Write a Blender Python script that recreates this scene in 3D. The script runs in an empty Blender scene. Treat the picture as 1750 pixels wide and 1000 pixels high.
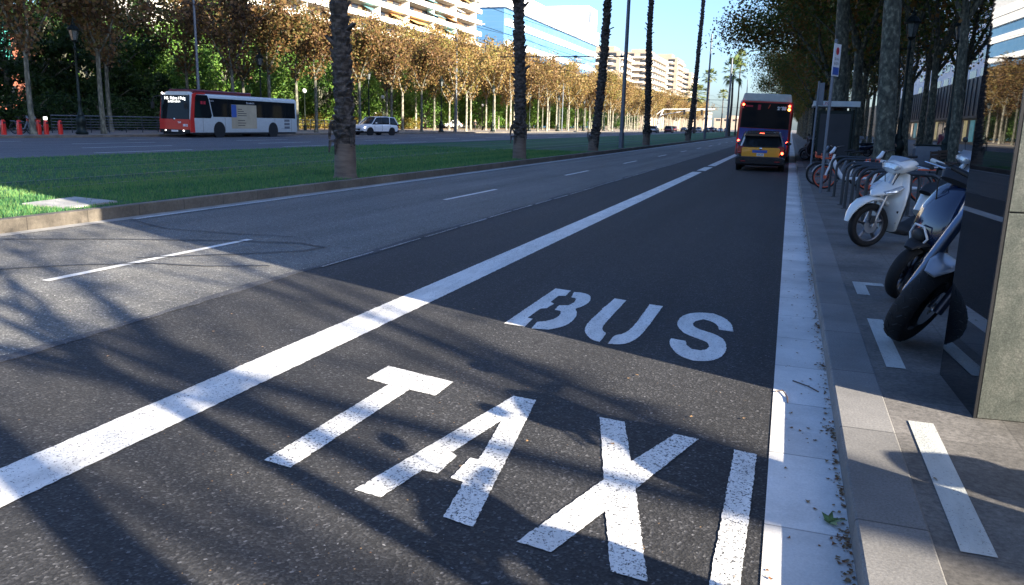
import bpy, math, random
from mathutils import Vector, Matrix, noise
random.seed(7)
R = math.radians
scene = bpy.context.scene
col = scene.collection

# ---------------------------------------------------------------- camera
cam_data = bpy.data.cameras.new('camera')
cam_data.sensor_width = 36.0
cam_data.lens = 28.0
cam_data.clip_start = 0.05
cam_data.clip_end = 3000
cam = bpy.data.objects.new('camera', cam_data)
col.objects.link(cam)
YAW, PITCH, ROLL = 0.325322, 0.210671, 0.0265
_f = Vector((-math.sin(YAW), math.cos(YAW), 0)); _r = Vector((math.cos(YAW), math.sin(YAW), 0)); _u = Vector((0, 0, 1))
f2 = _f * math.cos(PITCH) - _u * math.sin(PITCH); u2 = _u * math.cos(PITCH) + _f * math.sin(PITCH)
r3 = _r * math.cos(ROLL) + u2 * math.sin(ROLL); u3 = u2 * math.cos(ROLL) - _r * math.sin(ROLL)
m = Matrix((r3, u3, -f2)).transposed().to_4x4()
m.translation = Vector((0, 0, 1.6))
cam.matrix_world = m
scene.camera = cam
cam_data.dof.use_dof = False

# ---------------------------------------------------------------- world and sun
SUN_EL = 21.0
SUN_DIR = Vector((0.918, -0.396, 0)).normalized()
world = bpy.data.worlds.new('World')
scene.world = world
world.use_nodes = True
wn = world.node_tree
wn.nodes.clear()
sky = wn.nodes.new('ShaderNodeTexSky')
sky.sky_type = 'NISHITA'
sky.sun_disc = False
sky.sun_elevation = R(SUN_EL)
sky.sun_rotation = math.atan2(SUN_DIR.x, SUN_DIR.y)
sky.altitude = 50
sky.air_density = 1.0
sky.dust_density = 1.6
sky.ozone_density = 2.4
bg = wn.nodes.new('ShaderNodeBackground')
bg.inputs['Strength'].default_value = 0.062
wo = wn.nodes.new('ShaderNodeOutputWorld')
tint = wn.nodes.new('ShaderNodeMix'); tint.data_type = 'RGBA'; tint.blend_type = 'MULTIPLY'; tint.inputs[0].default_value = 1.0
tint.inputs[7].default_value = (0.83, 0.97, 1.25, 1)      # white balance set for the sun: the sky reads blue
wn.links.new(sky.outputs[0], tint.inputs[6])
wn.links.new(tint.outputs[2], bg.inputs[0])
wn.links.new(bg.outputs[0], wo.inputs[0])
sd = bpy.data.lights.new('sun', 'SUN')
sd.energy = 5.0
sd.angle = R(0.53)
sd.color = (1.0, 0.90, 0.74)
sun = bpy.data.objects.new('sun', sd)
col.objects.link(sun)
sv = Vector((SUN_DIR.x * math.cos(R(SUN_EL)), SUN_DIR.y * math.cos(R(SUN_EL)), math.sin(R(SUN_EL))))
sun.rotation_euler = sv.to_track_quat('Z', 'Y').to_euler()
sun.location = (20, -10, 30)
scene.view_settings.view_transform = 'Standard'
scene.view_settings.look = 'None'
scene.view_settings.gamma = 1
scene.view_settings.exposure = 2.22
scene.render.engine = 'CYCLES'
scene.cycles.max_bounces = 8
scene.cycles.transparent_max_bounces = 8

# ---------------------------------------------------------------- materials
def _nt(name):
    mt = bpy.data.materials.new(name)
    mt.use_nodes = True
    nt = mt.node_tree
    b = nt.nodes['Principled BSDF']
    return mt, nt, b
def N(nt, t, **kw):
    n = nt.nodes.new(t)
    for k, v in kw.items():
        if k in n.inputs.keys(): n.inputs[k].default_value = v
        else: setattr(n, k, v)
    return n
def ramp(nt, stops, fac):
    r = nt.nodes.new('ShaderNodeValToRGB')
    e = r.color_ramp.elements
    while len(e) < len(stops): e.new(0.5)
    for i, (p, c) in enumerate(stops):
        e[i].position = p
        e[i].color = (c[0], c[1], c[2], 1) if hasattr(c, '__len__') else (c, c, c, 1)
    nt.links.new(fac, r.inputs[0])
    return r.outputs[0]
def mixc(nt, a, b, fac, mode='MIX'):
    mx = nt.nodes.new('ShaderNodeMix'); mx.data_type = 'RGBA'; mx.blend_type = mode
    for sock, v in ((mx.inputs[0], fac), (mx.inputs[6], a), (mx.inputs[7], b)):
        if isinstance(v, bpy.types.NodeSocket): nt.links.new(v, sock)
        elif hasattr(v, '__len__'): sock.default_value = (v[0], v[1], v[2], 1)
        else: sock.default_value = v
    return mx.outputs[2]
def objco(nt, scale=(1, 1, 1)):
    tc = nt.nodes.new('ShaderNodeTexCoord'); mp = nt.nodes.new('ShaderNodeMapping')
    mp.inputs['Scale'].default_value = scale
    nt.links.new(tc.outputs['Object'], mp.inputs[0])
    return mp.outputs[0]
def noise_tex(nt, co, scale, detail=4, rough=0.6):
    n = N(nt, 'ShaderNodeTexNoise', Scale=scale, Detail=detail, Roughness=rough)
    nt.links.new(co, n.inputs['Vector'])
    return n.outputs['Fac']
def bump(nt, b, h, strength, dist=0.01):
    bp = N(nt, 'ShaderNodeBump', Strength=strength, Distance=dist)
    nt.links.new(h, bp.inputs['Height']); nt.links.new(bp.outputs[0], b.inputs['Normal'])
def mat(name, c, rough=0.6, metal=0.0, spec=0.5, var=0.12, nscale=6.0, bmp=0.0, coat=0.0, emit=None, es=1.0, ns=(1, 1, 1)):
    """general surface: base colour broken up by noise, dirt and a little bump"""
    mt, nt, b = _nt(name)
    co = objco(nt, ns)
    n1 = noise_tex(nt, co, nscale, 6, 0.65)
    lo = [max(0, x * (1 - var * 1.6)) for x in c]; hi = [min(1, x * (1 + var * 1.2)) for x in c]
    nt.links.new(ramp(nt, [(0.3, lo), (0.7, hi)], n1), b.inputs['Base Color'])
    b.inputs['Roughness'].default_value = rough
    b.inputs['Metallic'].default_value = metal
    b.inputs['Specular IOR Level'].default_value = spec
    b.inputs['Coat Weight'].default_value = coat
    b.inputs['Coat Roughness'].default_value = 0.04
    if bmp: bump(nt, b, noise_tex(nt, co, nscale * 5, 4), bmp, 0.02)
    if emit:
        b.inputs['Emission Color'].default_value = (*emit, 1); b.inputs['Emission Strength'].default_value = es
    return mt
def glass_dark(name, c=(0.01, 0.013, 0.015), rough=0.03, ior=1.33):
    mt, nt, b = _nt(name)
    b.inputs['Base Color'].default_value = (*c, 1); b.inputs['Roughness'].default_value = rough; b.inputs['IOR'].default_value = ior
    return mt
def asphalt(name, c, warm=1.0, grain=1.0, stain=0.25):
    mt, nt, b = _nt(name)
    co = objco(nt)
    vo = N(nt, 'ShaderNodeTexVoronoi', Scale=95.0); nt.links.new(co, vo.inputs['Vector'])
    st = ramp(nt, [(0.0, 0.35), (0.5, 0.7), (0.75, 1.2), (0.88, 2.2), (0.96, 4.5), (1.0, 8.0)], vo.outputs['Color'])
    big = ramp(nt, [(0.3, 1 - stain), (0.7, 1 + stain * 0.6)], noise_tex(nt, objco(nt, (1.2, 0.25, 1)), 0.9, 5, 0.6))
    mid = ramp(nt, [(0.3, 0.82), (0.7, 1.15)], noise_tex(nt, co, 14, 4, 0.7))
    x = mixc(nt, (c[0], c[1], c[2] * (2 - warm)), st, grain, 'MULTIPLY')
    x = mixc(nt, x, big, 1.0, 'MULTIPLY'); x = mixc(nt, x, mid, 1.0, 'MULTIPLY')
    # tyre-polished tracks along the lane, oil spots and dusty patches
    tr = ramp(nt, [(0.35, 0.80), (0.65, 1.14)], noise_tex(nt, objco(nt, (1.1, 0.03, 1)), 1.3, 3, 0.5)); x = mixc(nt, x, tr, 1.0, 'MULTIPLY')
    oil = ramp(nt, [(0.70, 1.0), (0.76, 0.6)], noise_tex(nt, objco(nt, (1, 0.6, 1)), 2.6, 3, 0.5)); x = mixc(nt, x, oil, 1.0, 'MULTIPLY')
    dust = ramp(nt, [(0.60, 0.0), (0.80, 0.16)], noise_tex(nt, co, 3.3, 6, 0.75)); x = mixc(nt, x, (0.16, 0.145, 0.12), dust)
    nt.links.new(x, b.inputs['Base Color'])
    b.inputs['Roughness'].default_value = 0.82
    b.inputs['Specular IOR Level'].default_value = 0.4
    h = mixc(nt, vo.outputs['Distance'], noise_tex(nt, co, 60, 3), 0.5)
    bump(nt, b, h, 0.9, 0.004)
    return mt
def road_paint(name, c=(0.76, 0.745, 0.71), worn=0.42, asph=(0.03, 0.031, 0.034)):
    mt, nt, b = _nt(name)
    co = objco(nt)
    sp = noise_tex(nt, co, 75, 3, 0.75)
    big = noise_tex(nt, objco(nt, (1, .5, 1)), 1.7, 4, 0.6)
    th = N(nt, 'ShaderNodeMath', operation='MULTIPLY_ADD'); nt.links.new(big, th.inputs[0]); th.inputs[1].default_value = 0.16; nt.links.new(sp, th.inputs[2])
    k = ramp(nt, [(worn - 0.02, 0.0), (worn + 0.03, 1.0)], th.outputs[0])
    dirt = mixc(nt, c, [v * 0.62 for v in c], ramp(nt, [(0.38, 0), (0.72, 1)], noise_tex(nt, objco(nt, (2.2, .5, 1)), 2.5, 7, 0.75)))
    nt.links.new(mixc(nt, asph, dirt, k), b.inputs['Base Color'])
    b.inputs['Roughness'].default_value = 0.62
    vo = N(nt, 'ShaderNodeTexVoronoi', Scale=95.0); nt.links.new(co, vo.inputs['Vector'])
    bump(nt, b, vo.outputs['Distance'], 0.5, 0.003)
    return mt
def leaf_mat(name, cols, transl=0.35, cl=0.5, osc=(1, 1, 1)):
    mt, nt, b = _nt(name)
    g = nt.nodes.new('ShaderNodeNewGeometry')
    oi = nt.nodes.new('ShaderNodeObjectInfo')
    n = noise_tex(nt, objco(nt, osc), cl, 3, 0.6)
    ad = N(nt, 'ShaderNodeMath', operation='MULTIPLY_ADD'); nt.links.new(n, ad.inputs[0]); ad.inputs[1].default_value = 1.1
    a2 = N(nt, 'ShaderNodeMath', operation='MULTIPLY_ADD'); nt.links.new(g.outputs['Random Per Island'], a2.inputs[0]); a2.inputs[1].default_value = 0.55; a2.inputs[2].default_value = -0.32
    a3 = N(nt, 'ShaderNodeMath', operation='MULTIPLY_ADD'); nt.links.new(oi.outputs['Random'], a3.inputs[0]); a3.inputs[1].default_value = 0.26; nt.links.new(a2.outputs[0], a3.inputs[2])
    nt.links.new(a3.outputs[0], ad.inputs[2])
    k = len(cols)
    c = ramp(nt, [((i + 0.5) / k, cc) for i, cc in enumerate(cols)], ad.outputs[0])
    nt.links.new(c, b.inputs['Base Color'])
    b.inputs['Roughness'].default_value = 0.55
    b.inputs['Specular IOR Level'].default_value = 0.3
    tr = nt.nodes.new('ShaderNodeBsdfTranslucent'); nt.links.new(c, tr.inputs[0])
    mx = nt.nodes.new('ShaderNodeMixShader'); mx.inputs[0].default_value = transl
    out = nt.nodes['Material Output']
    nt.links.new(b.outputs[0], mx.inputs[1]); nt.links.new(tr.outputs[0], mx.inputs[2]); nt.links.new(mx.outputs[0], out.inputs[0])
    return mt
def bark_mat(name, cols, sc=(3, 3, 1.2), s=2.2):
    mt, nt, b = _nt(name)
    n = noise_tex(nt, objco(nt, sc), s, 3, 0.55)
    k = len(cols)
    nt.links.new(ramp(nt, [(0.34 + 0.3 * i / (k - 1), cc) for i, cc in enumerate(cols)], n), b.inputs['Base Color'])
    b.inputs['Roughness'].default_value = 0.85
    bump(nt, b, noise_tex(nt, objco(nt, (4, 4, 1)), 9, 5), 0.6, 0.02)
    return mt
def slab_mat(name, c, sx, sy, joint=0.35, off=0.5, rough=0.75, speck=60, vb=(0.7, 1.12), vs=(0.72, 1.22)):
    """paving of rectangular slabs with thin dark joints"""
    mt, nt, b = _nt(name)
    co = objco(nt)
    br = N(nt, 'ShaderNodeTexBrick'); nt.links.new(co, br.inputs['Vector'])
    br.offset = off
    br.inputs['Scale'].default_value = 1.0
    br.inputs['Brick Width'].default_value = sx; br.inputs['Row Height'].default_value = sy
    br.inputs['Mortar Size'].default_value = 0.006; br.inputs['Mortar Smooth'].default_value = 0.3
    br.inputs['Color1'].default_value = (*[v * 0.88 for v in c], 1); br.inputs['Color2'].default_value = (*[v * 1.1 for v in c], 1)
    br.inputs['Mortar'].default_value = (*[v * joint for v in c], 1)
    sp = ramp(nt, [(0.3, vs[0]), (0.7, vs[1])], noise_tex(nt, co, speck, 3, 0.8))
    big = ramp(nt, [(0.35, vb[0]), (0.65, vb[1])], noise_tex(nt, co, 1.3, 6, 0.65))
    x = mixc(nt, br.outputs['Color'], sp, 1, 'MULTIPLY'); x = mixc(nt, x, big, 1, 'MULTIPLY')
    nt.links.new(x, b.inputs['Base Color'])
    b.inputs['Roughness'].default_value = rough
    bump(nt, b, noise_tex(nt, co, 50, 4), 0.35, 0.004)
    return mt

M = {}
M['asph_new'] = asphalt('asphalt_dark', (0.033, 0.0325, 0.0335), stain=0.18)
M['asph_old'] = asphalt('asphalt_worn', (0.15, 0.147, 0.137), grain=0.8, stain=0.22)
M['asph_far'] = asphalt('asphalt_far', (0.115, 0.117, 0.125), grain=0.6, stain=0.15)
M['seam'] = asphalt('asphalt_seam', (0.07, 0.072, 0.08), grain=0.6)
M['paint'] = road_paint('road_paint', worn=0.455)
M['paint_worn'] = road_paint('road_paint_worn', worn=0.50)
M['paint_ghost'] = road_paint('road_paint_ghost', worn=0.60)
M['paint_fresh'] = road_paint('road_paint_fresh', worn=0.37)
M['paint_pave'] = road_paint('pavement_paint', (0.47, 0.48, 0.45), 0.455, (0.2, 0.19, 0.18))
M['gutter'] = slab_mat('gutter_white', (0.68, 0.655, 0.62), 50, 0.8, 0.55, 0, 0.7, 90, (0.74, 1.06), (0.84, 1.06))
M['kerb'] = slab_mat('kerb_granite', (0.17, 0.163, 0.155), 50, 1.05, 0.35, 0, 0.75, 90, (0.7, 1.15), (0.65, 1.3))
M['pave'] = slab_mat('pavement_slabs', (0.125, 0.115, 0.105), 0.6, 0.6, 0.72, 0.0, 0.8, 35, (0.55, 1.2), (0.55, 1.4))
M['pave_far'] = slab_mat('promenade_paving', (0.25, 0.22, 0.2), 0.6, 0.6, 0.6, 0.0)
M['dirt'] = mat('sandy_earth', (0.36, 0.25, 0.15), 0.9, var=0.25, nscale=0.6)
M['ground'] = mat('city_ground', (0.16, 0.15, 0.14), 0.9, var=0.2, nscale=0.05)
M['kerb_med'] = slab_mat('median_kerb', (0.17, 0.145, 0.115), 50, 1.0, 0.35, 0, 0.8, 25)
M['concrete'] = mat('concrete', (0.36, 0.345, 0.32), 0.85, var=0.2, nscale=3, bmp=0.3)
def grass_sheet():
    mt, nt, b = _nt('lawn_soil')
    co = objco(nt)
    n = noise_tex(nt, co, 1.2, 6, 0.7)
    f = noise_tex(nt, objco(nt, (1, 0.5, 1)), 45, 3, 0.8)
    x = ramp(nt, [(0.3, (0.028, 0.09, 0.045)), (0.7, (0.055, 0.165, 0.075))], n)
    x = mixc(nt, x, ramp(nt, [(0.3, 0.55), (0.7, 1.35)], f), 1, 'MULTIPLY')
    # mown bands along the tram rails
    w = N(nt, 'ShaderNodeTexNoise', Scale=1.0, Detail=2); nt.links.new(objco(nt, (0.9, 0.01, 0.0)), w.inputs['Vector'])
    x = mixc(nt, x, ramp(nt, [(0.4, (0.62, 0.72, 0.8)), (0.6, (1.15, 1.1, 0.9))], w.outputs['Fac']), 1, 'MULTIPLY')
    nt.links.new(x, b.inputs['Base Color'])
    b.inputs['Roughness'].default_value = 0.9; b.inputs['Specular IOR Level'].default_value = 0.2
    bump(nt, b, f, 1.0, 0.03)
    return mt
M['lawn'] = grass_sheet()
M['blade'] = leaf_mat('grass_blade', [(0.014, 0.065, 0.03), (0.04, 0.15, 0.055), (0.085, 0.23, 0.07), (0.16, 0.26, 0.08)], 0.3, 1.0, (1.1, 0.02, 0.0))
M['leaf_green'] = leaf_mat('plane_leaves_green', [(0.02, 0.045, 0.01), (0.04, 0.08, 0.016), (0.075, 0.12, 0.02), (0.16, 0.13, 0.025), (0.22, 0.09, 0.02)], 0.3)
M['leaf_autumn'] = leaf_mat('plane_leaves_autumn', [(0.03, 0.05, 0.012), (0.075, 0.08, 0.02), (0.155, 0.11, 0.035), (0.19, 0.10, 0.04), (0.08, 0.045, 0.025)], 0.3)
M['leaf_gold'] = leaf_mat('plane_leaves_gold', [(0.09, 0.12, 0.025), (0.19, 0.18, 0.045), (0.29, 0.21, 0.07), (0.28, 0.165, 0.06), (0.15, 0.09, 0.04)], 0.3)
M['leaf_ever'] = leaf_mat('evergreen_leaves', [(0.02, 0.06, 0.01), (0.05, 0.13, 0.018), (0.10, 0.20, 0.03), (0.15, 0.24, 0.045)], 0.25)
M['leaf_dark'] = leaf_mat('dark_evergreen_leaves', [(0.008, 0.022, 0.006), (0.016, 0.042, 0.009), (0.035, 0.07, 0.014)], 0.2)
M['leaf_shrub'] = leaf_mat('shrub_leaves', [(0.06, 0.09, 0.015), (0.14, 0.13, 0.025), (0.26, 0.18, 0.04)], 0.25)
M['palm_leaf'] = leaf_mat('palm_fronds', [(0.03, 0.06, 0.015), (0.06, 0.10, 0.025), (0.11, 0.15, 0.045), (0.2, 0.2, 0.08)], 0.2)
M['dead_leaf'] = leaf_mat('fallen_leaves', [(0.12, 0.05, 0.02), (0.20, 0.08, 0.03), (0.16, 0.10, 0.05), (0.28, 0.17, 0.08)], 0.1, 3)
M['bark'] = bark_mat('plane_bark', [(0.03, 0.032, 0.024), (0.055, 0.055, 0.04), (0.075, 0.078, 0.055), (0.095, 0.095, 0.07), (0.19, 0.185, 0.13)], (3, 3, 1.6), 3.4)
M['bark_pale'] = bark_mat('plane_bark_pale', [(0.07, 0.065, 0.05), (0.19, 0.18, 0.14), (0.34, 0.32, 0.26)])
M['bark_shaded'] = bark_mat('plane_bark_shaded', [(0.05, 0.052, 0.04), (0.10, 0.10, 0.075), (0.20, 0.195, 0.15)])  # darker copy of the pale bark: shade on near trunks put into the colour
M['palm_bark'] = bark_mat('palm_bark', [(0.018, 0.014, 0.012), (0.05, 0.04, 0.034), (0.12, 0.10, 0.088)], (2, 2, 4), 3)
M['palm_base'] = bark_mat('palm_trunk_base', [(0.11, 0.08, 0.062), (0.19, 0.145, 0.115)], (1, 1, 5), 2)
M['lantern'] = mat('lantern_glass', (0.13, 0.14, 0.14), 0.1, coat=0.6, var=0.3, nscale=12)
M['iron'] = mat('green_black_iron', (0.012, 0.02, 0.018), 0.45, 0.6)
M['steel'] = mat('grey_painted_steel', (0.14, 0.16, 0.19), 0.45, 0.3, var=0.08)
M['steel_dark'] = mat('dark_grey_steel', (0.035, 0.042, 0.05), 0.4, 0.4)
M['chrome'] = mat('bright_metal', (0.6, 0.6, 0.6), 0.2, 1.0, var=0.05)
M['alloy'] = mat('alloy_wheel', (0.13, 0.13, 0.14), 0.35, 0.8, var=0.05)
M['rubber'] = mat('tyre_rubber', (0.012, 0.012, 0.013), 0.75, 0, 0.3, var=0.2, nscale=30, bmp=0.15)
M['plastic'] = mat('black_plastic', (0.012, 0.012, 0.013), 0.5, 0, 0.4, var=0.2)
M['seat'] = mat('seat_vinyl', (0.01, 0.01, 0.011), 0.45, 0, 0.4, var=0.2, bmp=0.1)
M['white_car'] = mat('white_car_paint', (0.72, 0.73, 0.74), 0.3, coat=0.8, var=0.04)
M['white_scooter'] = mat('white_scooter_paint', (0.66, 0.66, 0.63), 0.25, coat=0.9, var=0.05, nscale=8)
M['navy'] = mat('navy_gloss_paint', (0.006, 0.016, 0.05), 0.12, coat=1.0, var=0.05)
M['silver'] = mat('silver_paint', (0.33, 0.34, 0.36), 0.3, 0.6, coat=0.7, var=0.05)
M['fork'] = mat('blue_grey_fork', (0.06, 0.09, 0.15), 0.28, 0.7, coat=0.4, var=0.05)
M['red_paint'] = mat('red_paint', (0.55, 0.022, 0.015), 0.35, coat=0.5, var=0.06)
M['dark_red'] = mat('dark_red_paint', (0.12, 0.012, 0.02), 0.35, coat=0.5, var=0.06)
M['orange'] = mat('orange_plastic', (0.62, 0.08, 0.02), 0.45, var=0.06)
M['bike_white'] = mat('bicycle_white', (0.66, 0.68, 0.7), 0.4, var=0.05, coat=0.3)
M['yellow'] = mat('taxi_yellow', (0.75, 0.30, 0.012), 0.3, coat=0.7, var=0.05)
M['black_car'] = mat('black_car_paint', (0.008, 0.008, 0.01), 0.2, coat=1.0, var=0.05)
M['bus_grey'] = mat('bus_white_panel', (0.50, 0.56, 0.58), 0.4, coat=0.3, var=0.06)
M['bus_roof'] = mat('bus_roof_cream', (0.55, 0.56, 0.52), 0.5, var=0.08)
M['glass'] = glass_dark('vehicle_glass')
M['lamp_glass'] = mat('headlight_lens', (0.55, 0.57, 0.58), 0.08, 0.3, coat=1.0, var=0.25, nscale=25)
M['tail_lit'] = mat('lit_tail_lamp', (0.6, 0.03, 0.01), 0.3, emit=(1.0, 0.07, 0.03), es=3.8)
M['amber_lit'] = mat('lit_amber_lamp', (0.7, 0.3, 0.02), 0.3, emit=(1.0, 0.33, 0.05), es=3.8)
M['head_lit'] = mat('lit_head_lamp', (0.9, 0.9, 0.9), 0.3, emit=(1.0, 0.97, 0.9), es=2.2)
M['led'] = mat('display_letters', (0.9, 0.9, 0.8), 0.5, emit=(1.0, 0.98, 0.9), es=.7)
M['tail_off'] = mat('red_lens', (0.25, 0.01, 0.01), 0.15, coat=1, var=0.1)
M['blue_ad'] = mat('blue_poster', (0.03, 0.045, 0.25), 0.4, coat=0.4, var=0.3, nscale=1.5)
M['blue_sign'] = mat('blue_panel', (0.04, 0.10, 0.36), 0.4, var=0.08)
M['magenta'] = mat('magenta_print', (0.4, 0.05, 0.3), 0.4)
M['beige_ad'] = mat('beige_poster', (0.42, 0.36, 0.25), 0.5, var=0.12, nscale=1)
M['white'] = mat('white_plastic', (0.7, 0.7, 0.7), 0.5, var=0.06)
M['ink'] = mat('black_ink', (0.03, 0.03, 0.03), 0.6)
M['red_sign'] = mat('red_banner', (0.42, 0.012, 0.03), 0.6)
M['wood'] = mat('bench_wood', (0.07, 0.042, 0.028), 0.6, var=0.2, nscale=8, ns=(1, 6, 6))
M['skin'] = mat('skin', (0.42, 0.25, 0.18), 0.6)
M['hair'] = mat('dark_hair', (0.02, 0.014, 0.01), 0.6)
M['cloth_dark'] = mat('dark_cloth', (0.015, 0.016, 0.022), 0.9)
M['cloth_blue'] = mat('blue_denim', (0.035, 0.055, 0.12), 0.9)
M['cloth_red'] = mat('mauve_cloth', (0.22, 0.06, 0.08), 0.9)
def pillar_glass():
    mt, nt, b = _nt('polished_black_stone')
    b.inputs['Base Color'].default_value = (0.006, 0.007, 0.009, 1)
    b.inputs['Roughness'].default_value = 0.015
    b.inputs['IOR'].default_value = 1.55
    return mt
M['black_glass'] = pillar_glass()
def granite():
    mt, nt, b = _nt('green_grey_granite')
    co = objco(nt)
    x = ramp(nt, [(0.35, (0.032, 0.038, 0.034)), (0.5, (0.06, 0.066, 0.058)), (0.68, (0.105, 0.106, 0.095))], noise_tex(nt, co, 3.5, 8, 0.75))
    x = mixc(nt, x, ramp(nt, [(0.35, 0.6), (0.55, 1), (0.75, 1.5)], noise_tex(nt, co, 120, 2, 0.7)), 1, 'MULTIPLY')
    nt.links.new(x, b.inputs['Base Color']); b.inputs['Roughness'].default_value = 0.35
    return mt
M['granite'] = granite()
M['stucco_pale'] = mat('pale_stucco', (0.72, 0.68, 0.60), 0.85, var=0.06, nscale=0.3)
M['stucco_white'] = mat('white_cladding', (0.80, 0.80, 0.80), 0.6, var=0.04, nscale=0.2)
M['stucco_brown'] = mat('brown_brick_facade', (0.34, 0.27, 0.21), 0.9, var=0.08, nscale=0.3)
M['stucco_grey'] = mat('grey_facade', (0.66, 0.67, 0.70), 0.8, var=0.06, nscale=0.2)
M['brick_red'] = mat('red_brick', (0.26, 0.085, 0.05), 0.9, var=0.15, nscale=1)
M['teal'] = mat('teal_panel', (0.06, 0.35, 0.30), 0.5)
M['awning'] = mat('orange_awning', (0.62, 0.33, 0.12), 0.8)
M['awning_teal'] = mat('teal_awning', (0.12, 0.30, 0.32), 0.8)
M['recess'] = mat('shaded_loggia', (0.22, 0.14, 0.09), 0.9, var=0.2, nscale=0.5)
M['window_dark'] = glass_dark('window_glass', (0.03, 0.035, 0.045), 0.08)
M['facade_dark'] = mat('dark_metal_cladding', (0.035, 0.038, 0.045), 0.5, 0.3, var=0.15, nscale=1)
def blue_curtain():
    mt, nt, b = _nt('blue_curtain_glass')
    br = N(nt, 'ShaderNodeTexBrick'); co = objco(nt)
    sw = N(nt, 'ShaderNodeSeparateXYZ'); nt.links.new(co, sw.inputs[0])
    cb = N(nt, 'ShaderNodeCombineXYZ'); nt.links.new(sw.outputs[1], cb.inputs[0]); nt.links.new(sw.outputs[2], cb.inputs[1])
    nt.links.new(cb.outputs[0], br.inputs['Vector'])
    br.offset = 0; br.inputs['Scale'].default_value = 1.0
    br.inputs['Brick Width'].default_value = 1.6; br.inputs['Row Height'].default_value = 1.7
    br.inputs['Mortar Size'].default_value = 0.05
    br.inputs['Color1'].default_value = (0.10, 0.25, 0.46, 1); br.inputs['Color2'].default_value = (0.13, 0.29, 0.50, 1); br.inputs['Mortar'].default_value = (0.16, 0.3, 0.48, 1)
    nt.links.new(br.outputs['Color'], b.inputs['Base Color']); b.inputs['Roughness'].default_value = 0.12
    b.inputs['Metallic'].default_value = 0.3
    return mt
M['curtain'] = blue_curtain()
M['shop_lit'] = mat('lit_shop_window', (0.3, 0.28, 0.18), 0.4, var=0.5, nscale=1.2, emit=(0.75, 0.62, 0.25), es=0.06)
M['shop_blue'] = mat('lit_blue_shop', (0.05, 0.2, 0.25), 0.4, var=0.4, nscale=1.2, emit=(0.05, 0.4, 0.5), es=0.05)

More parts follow.
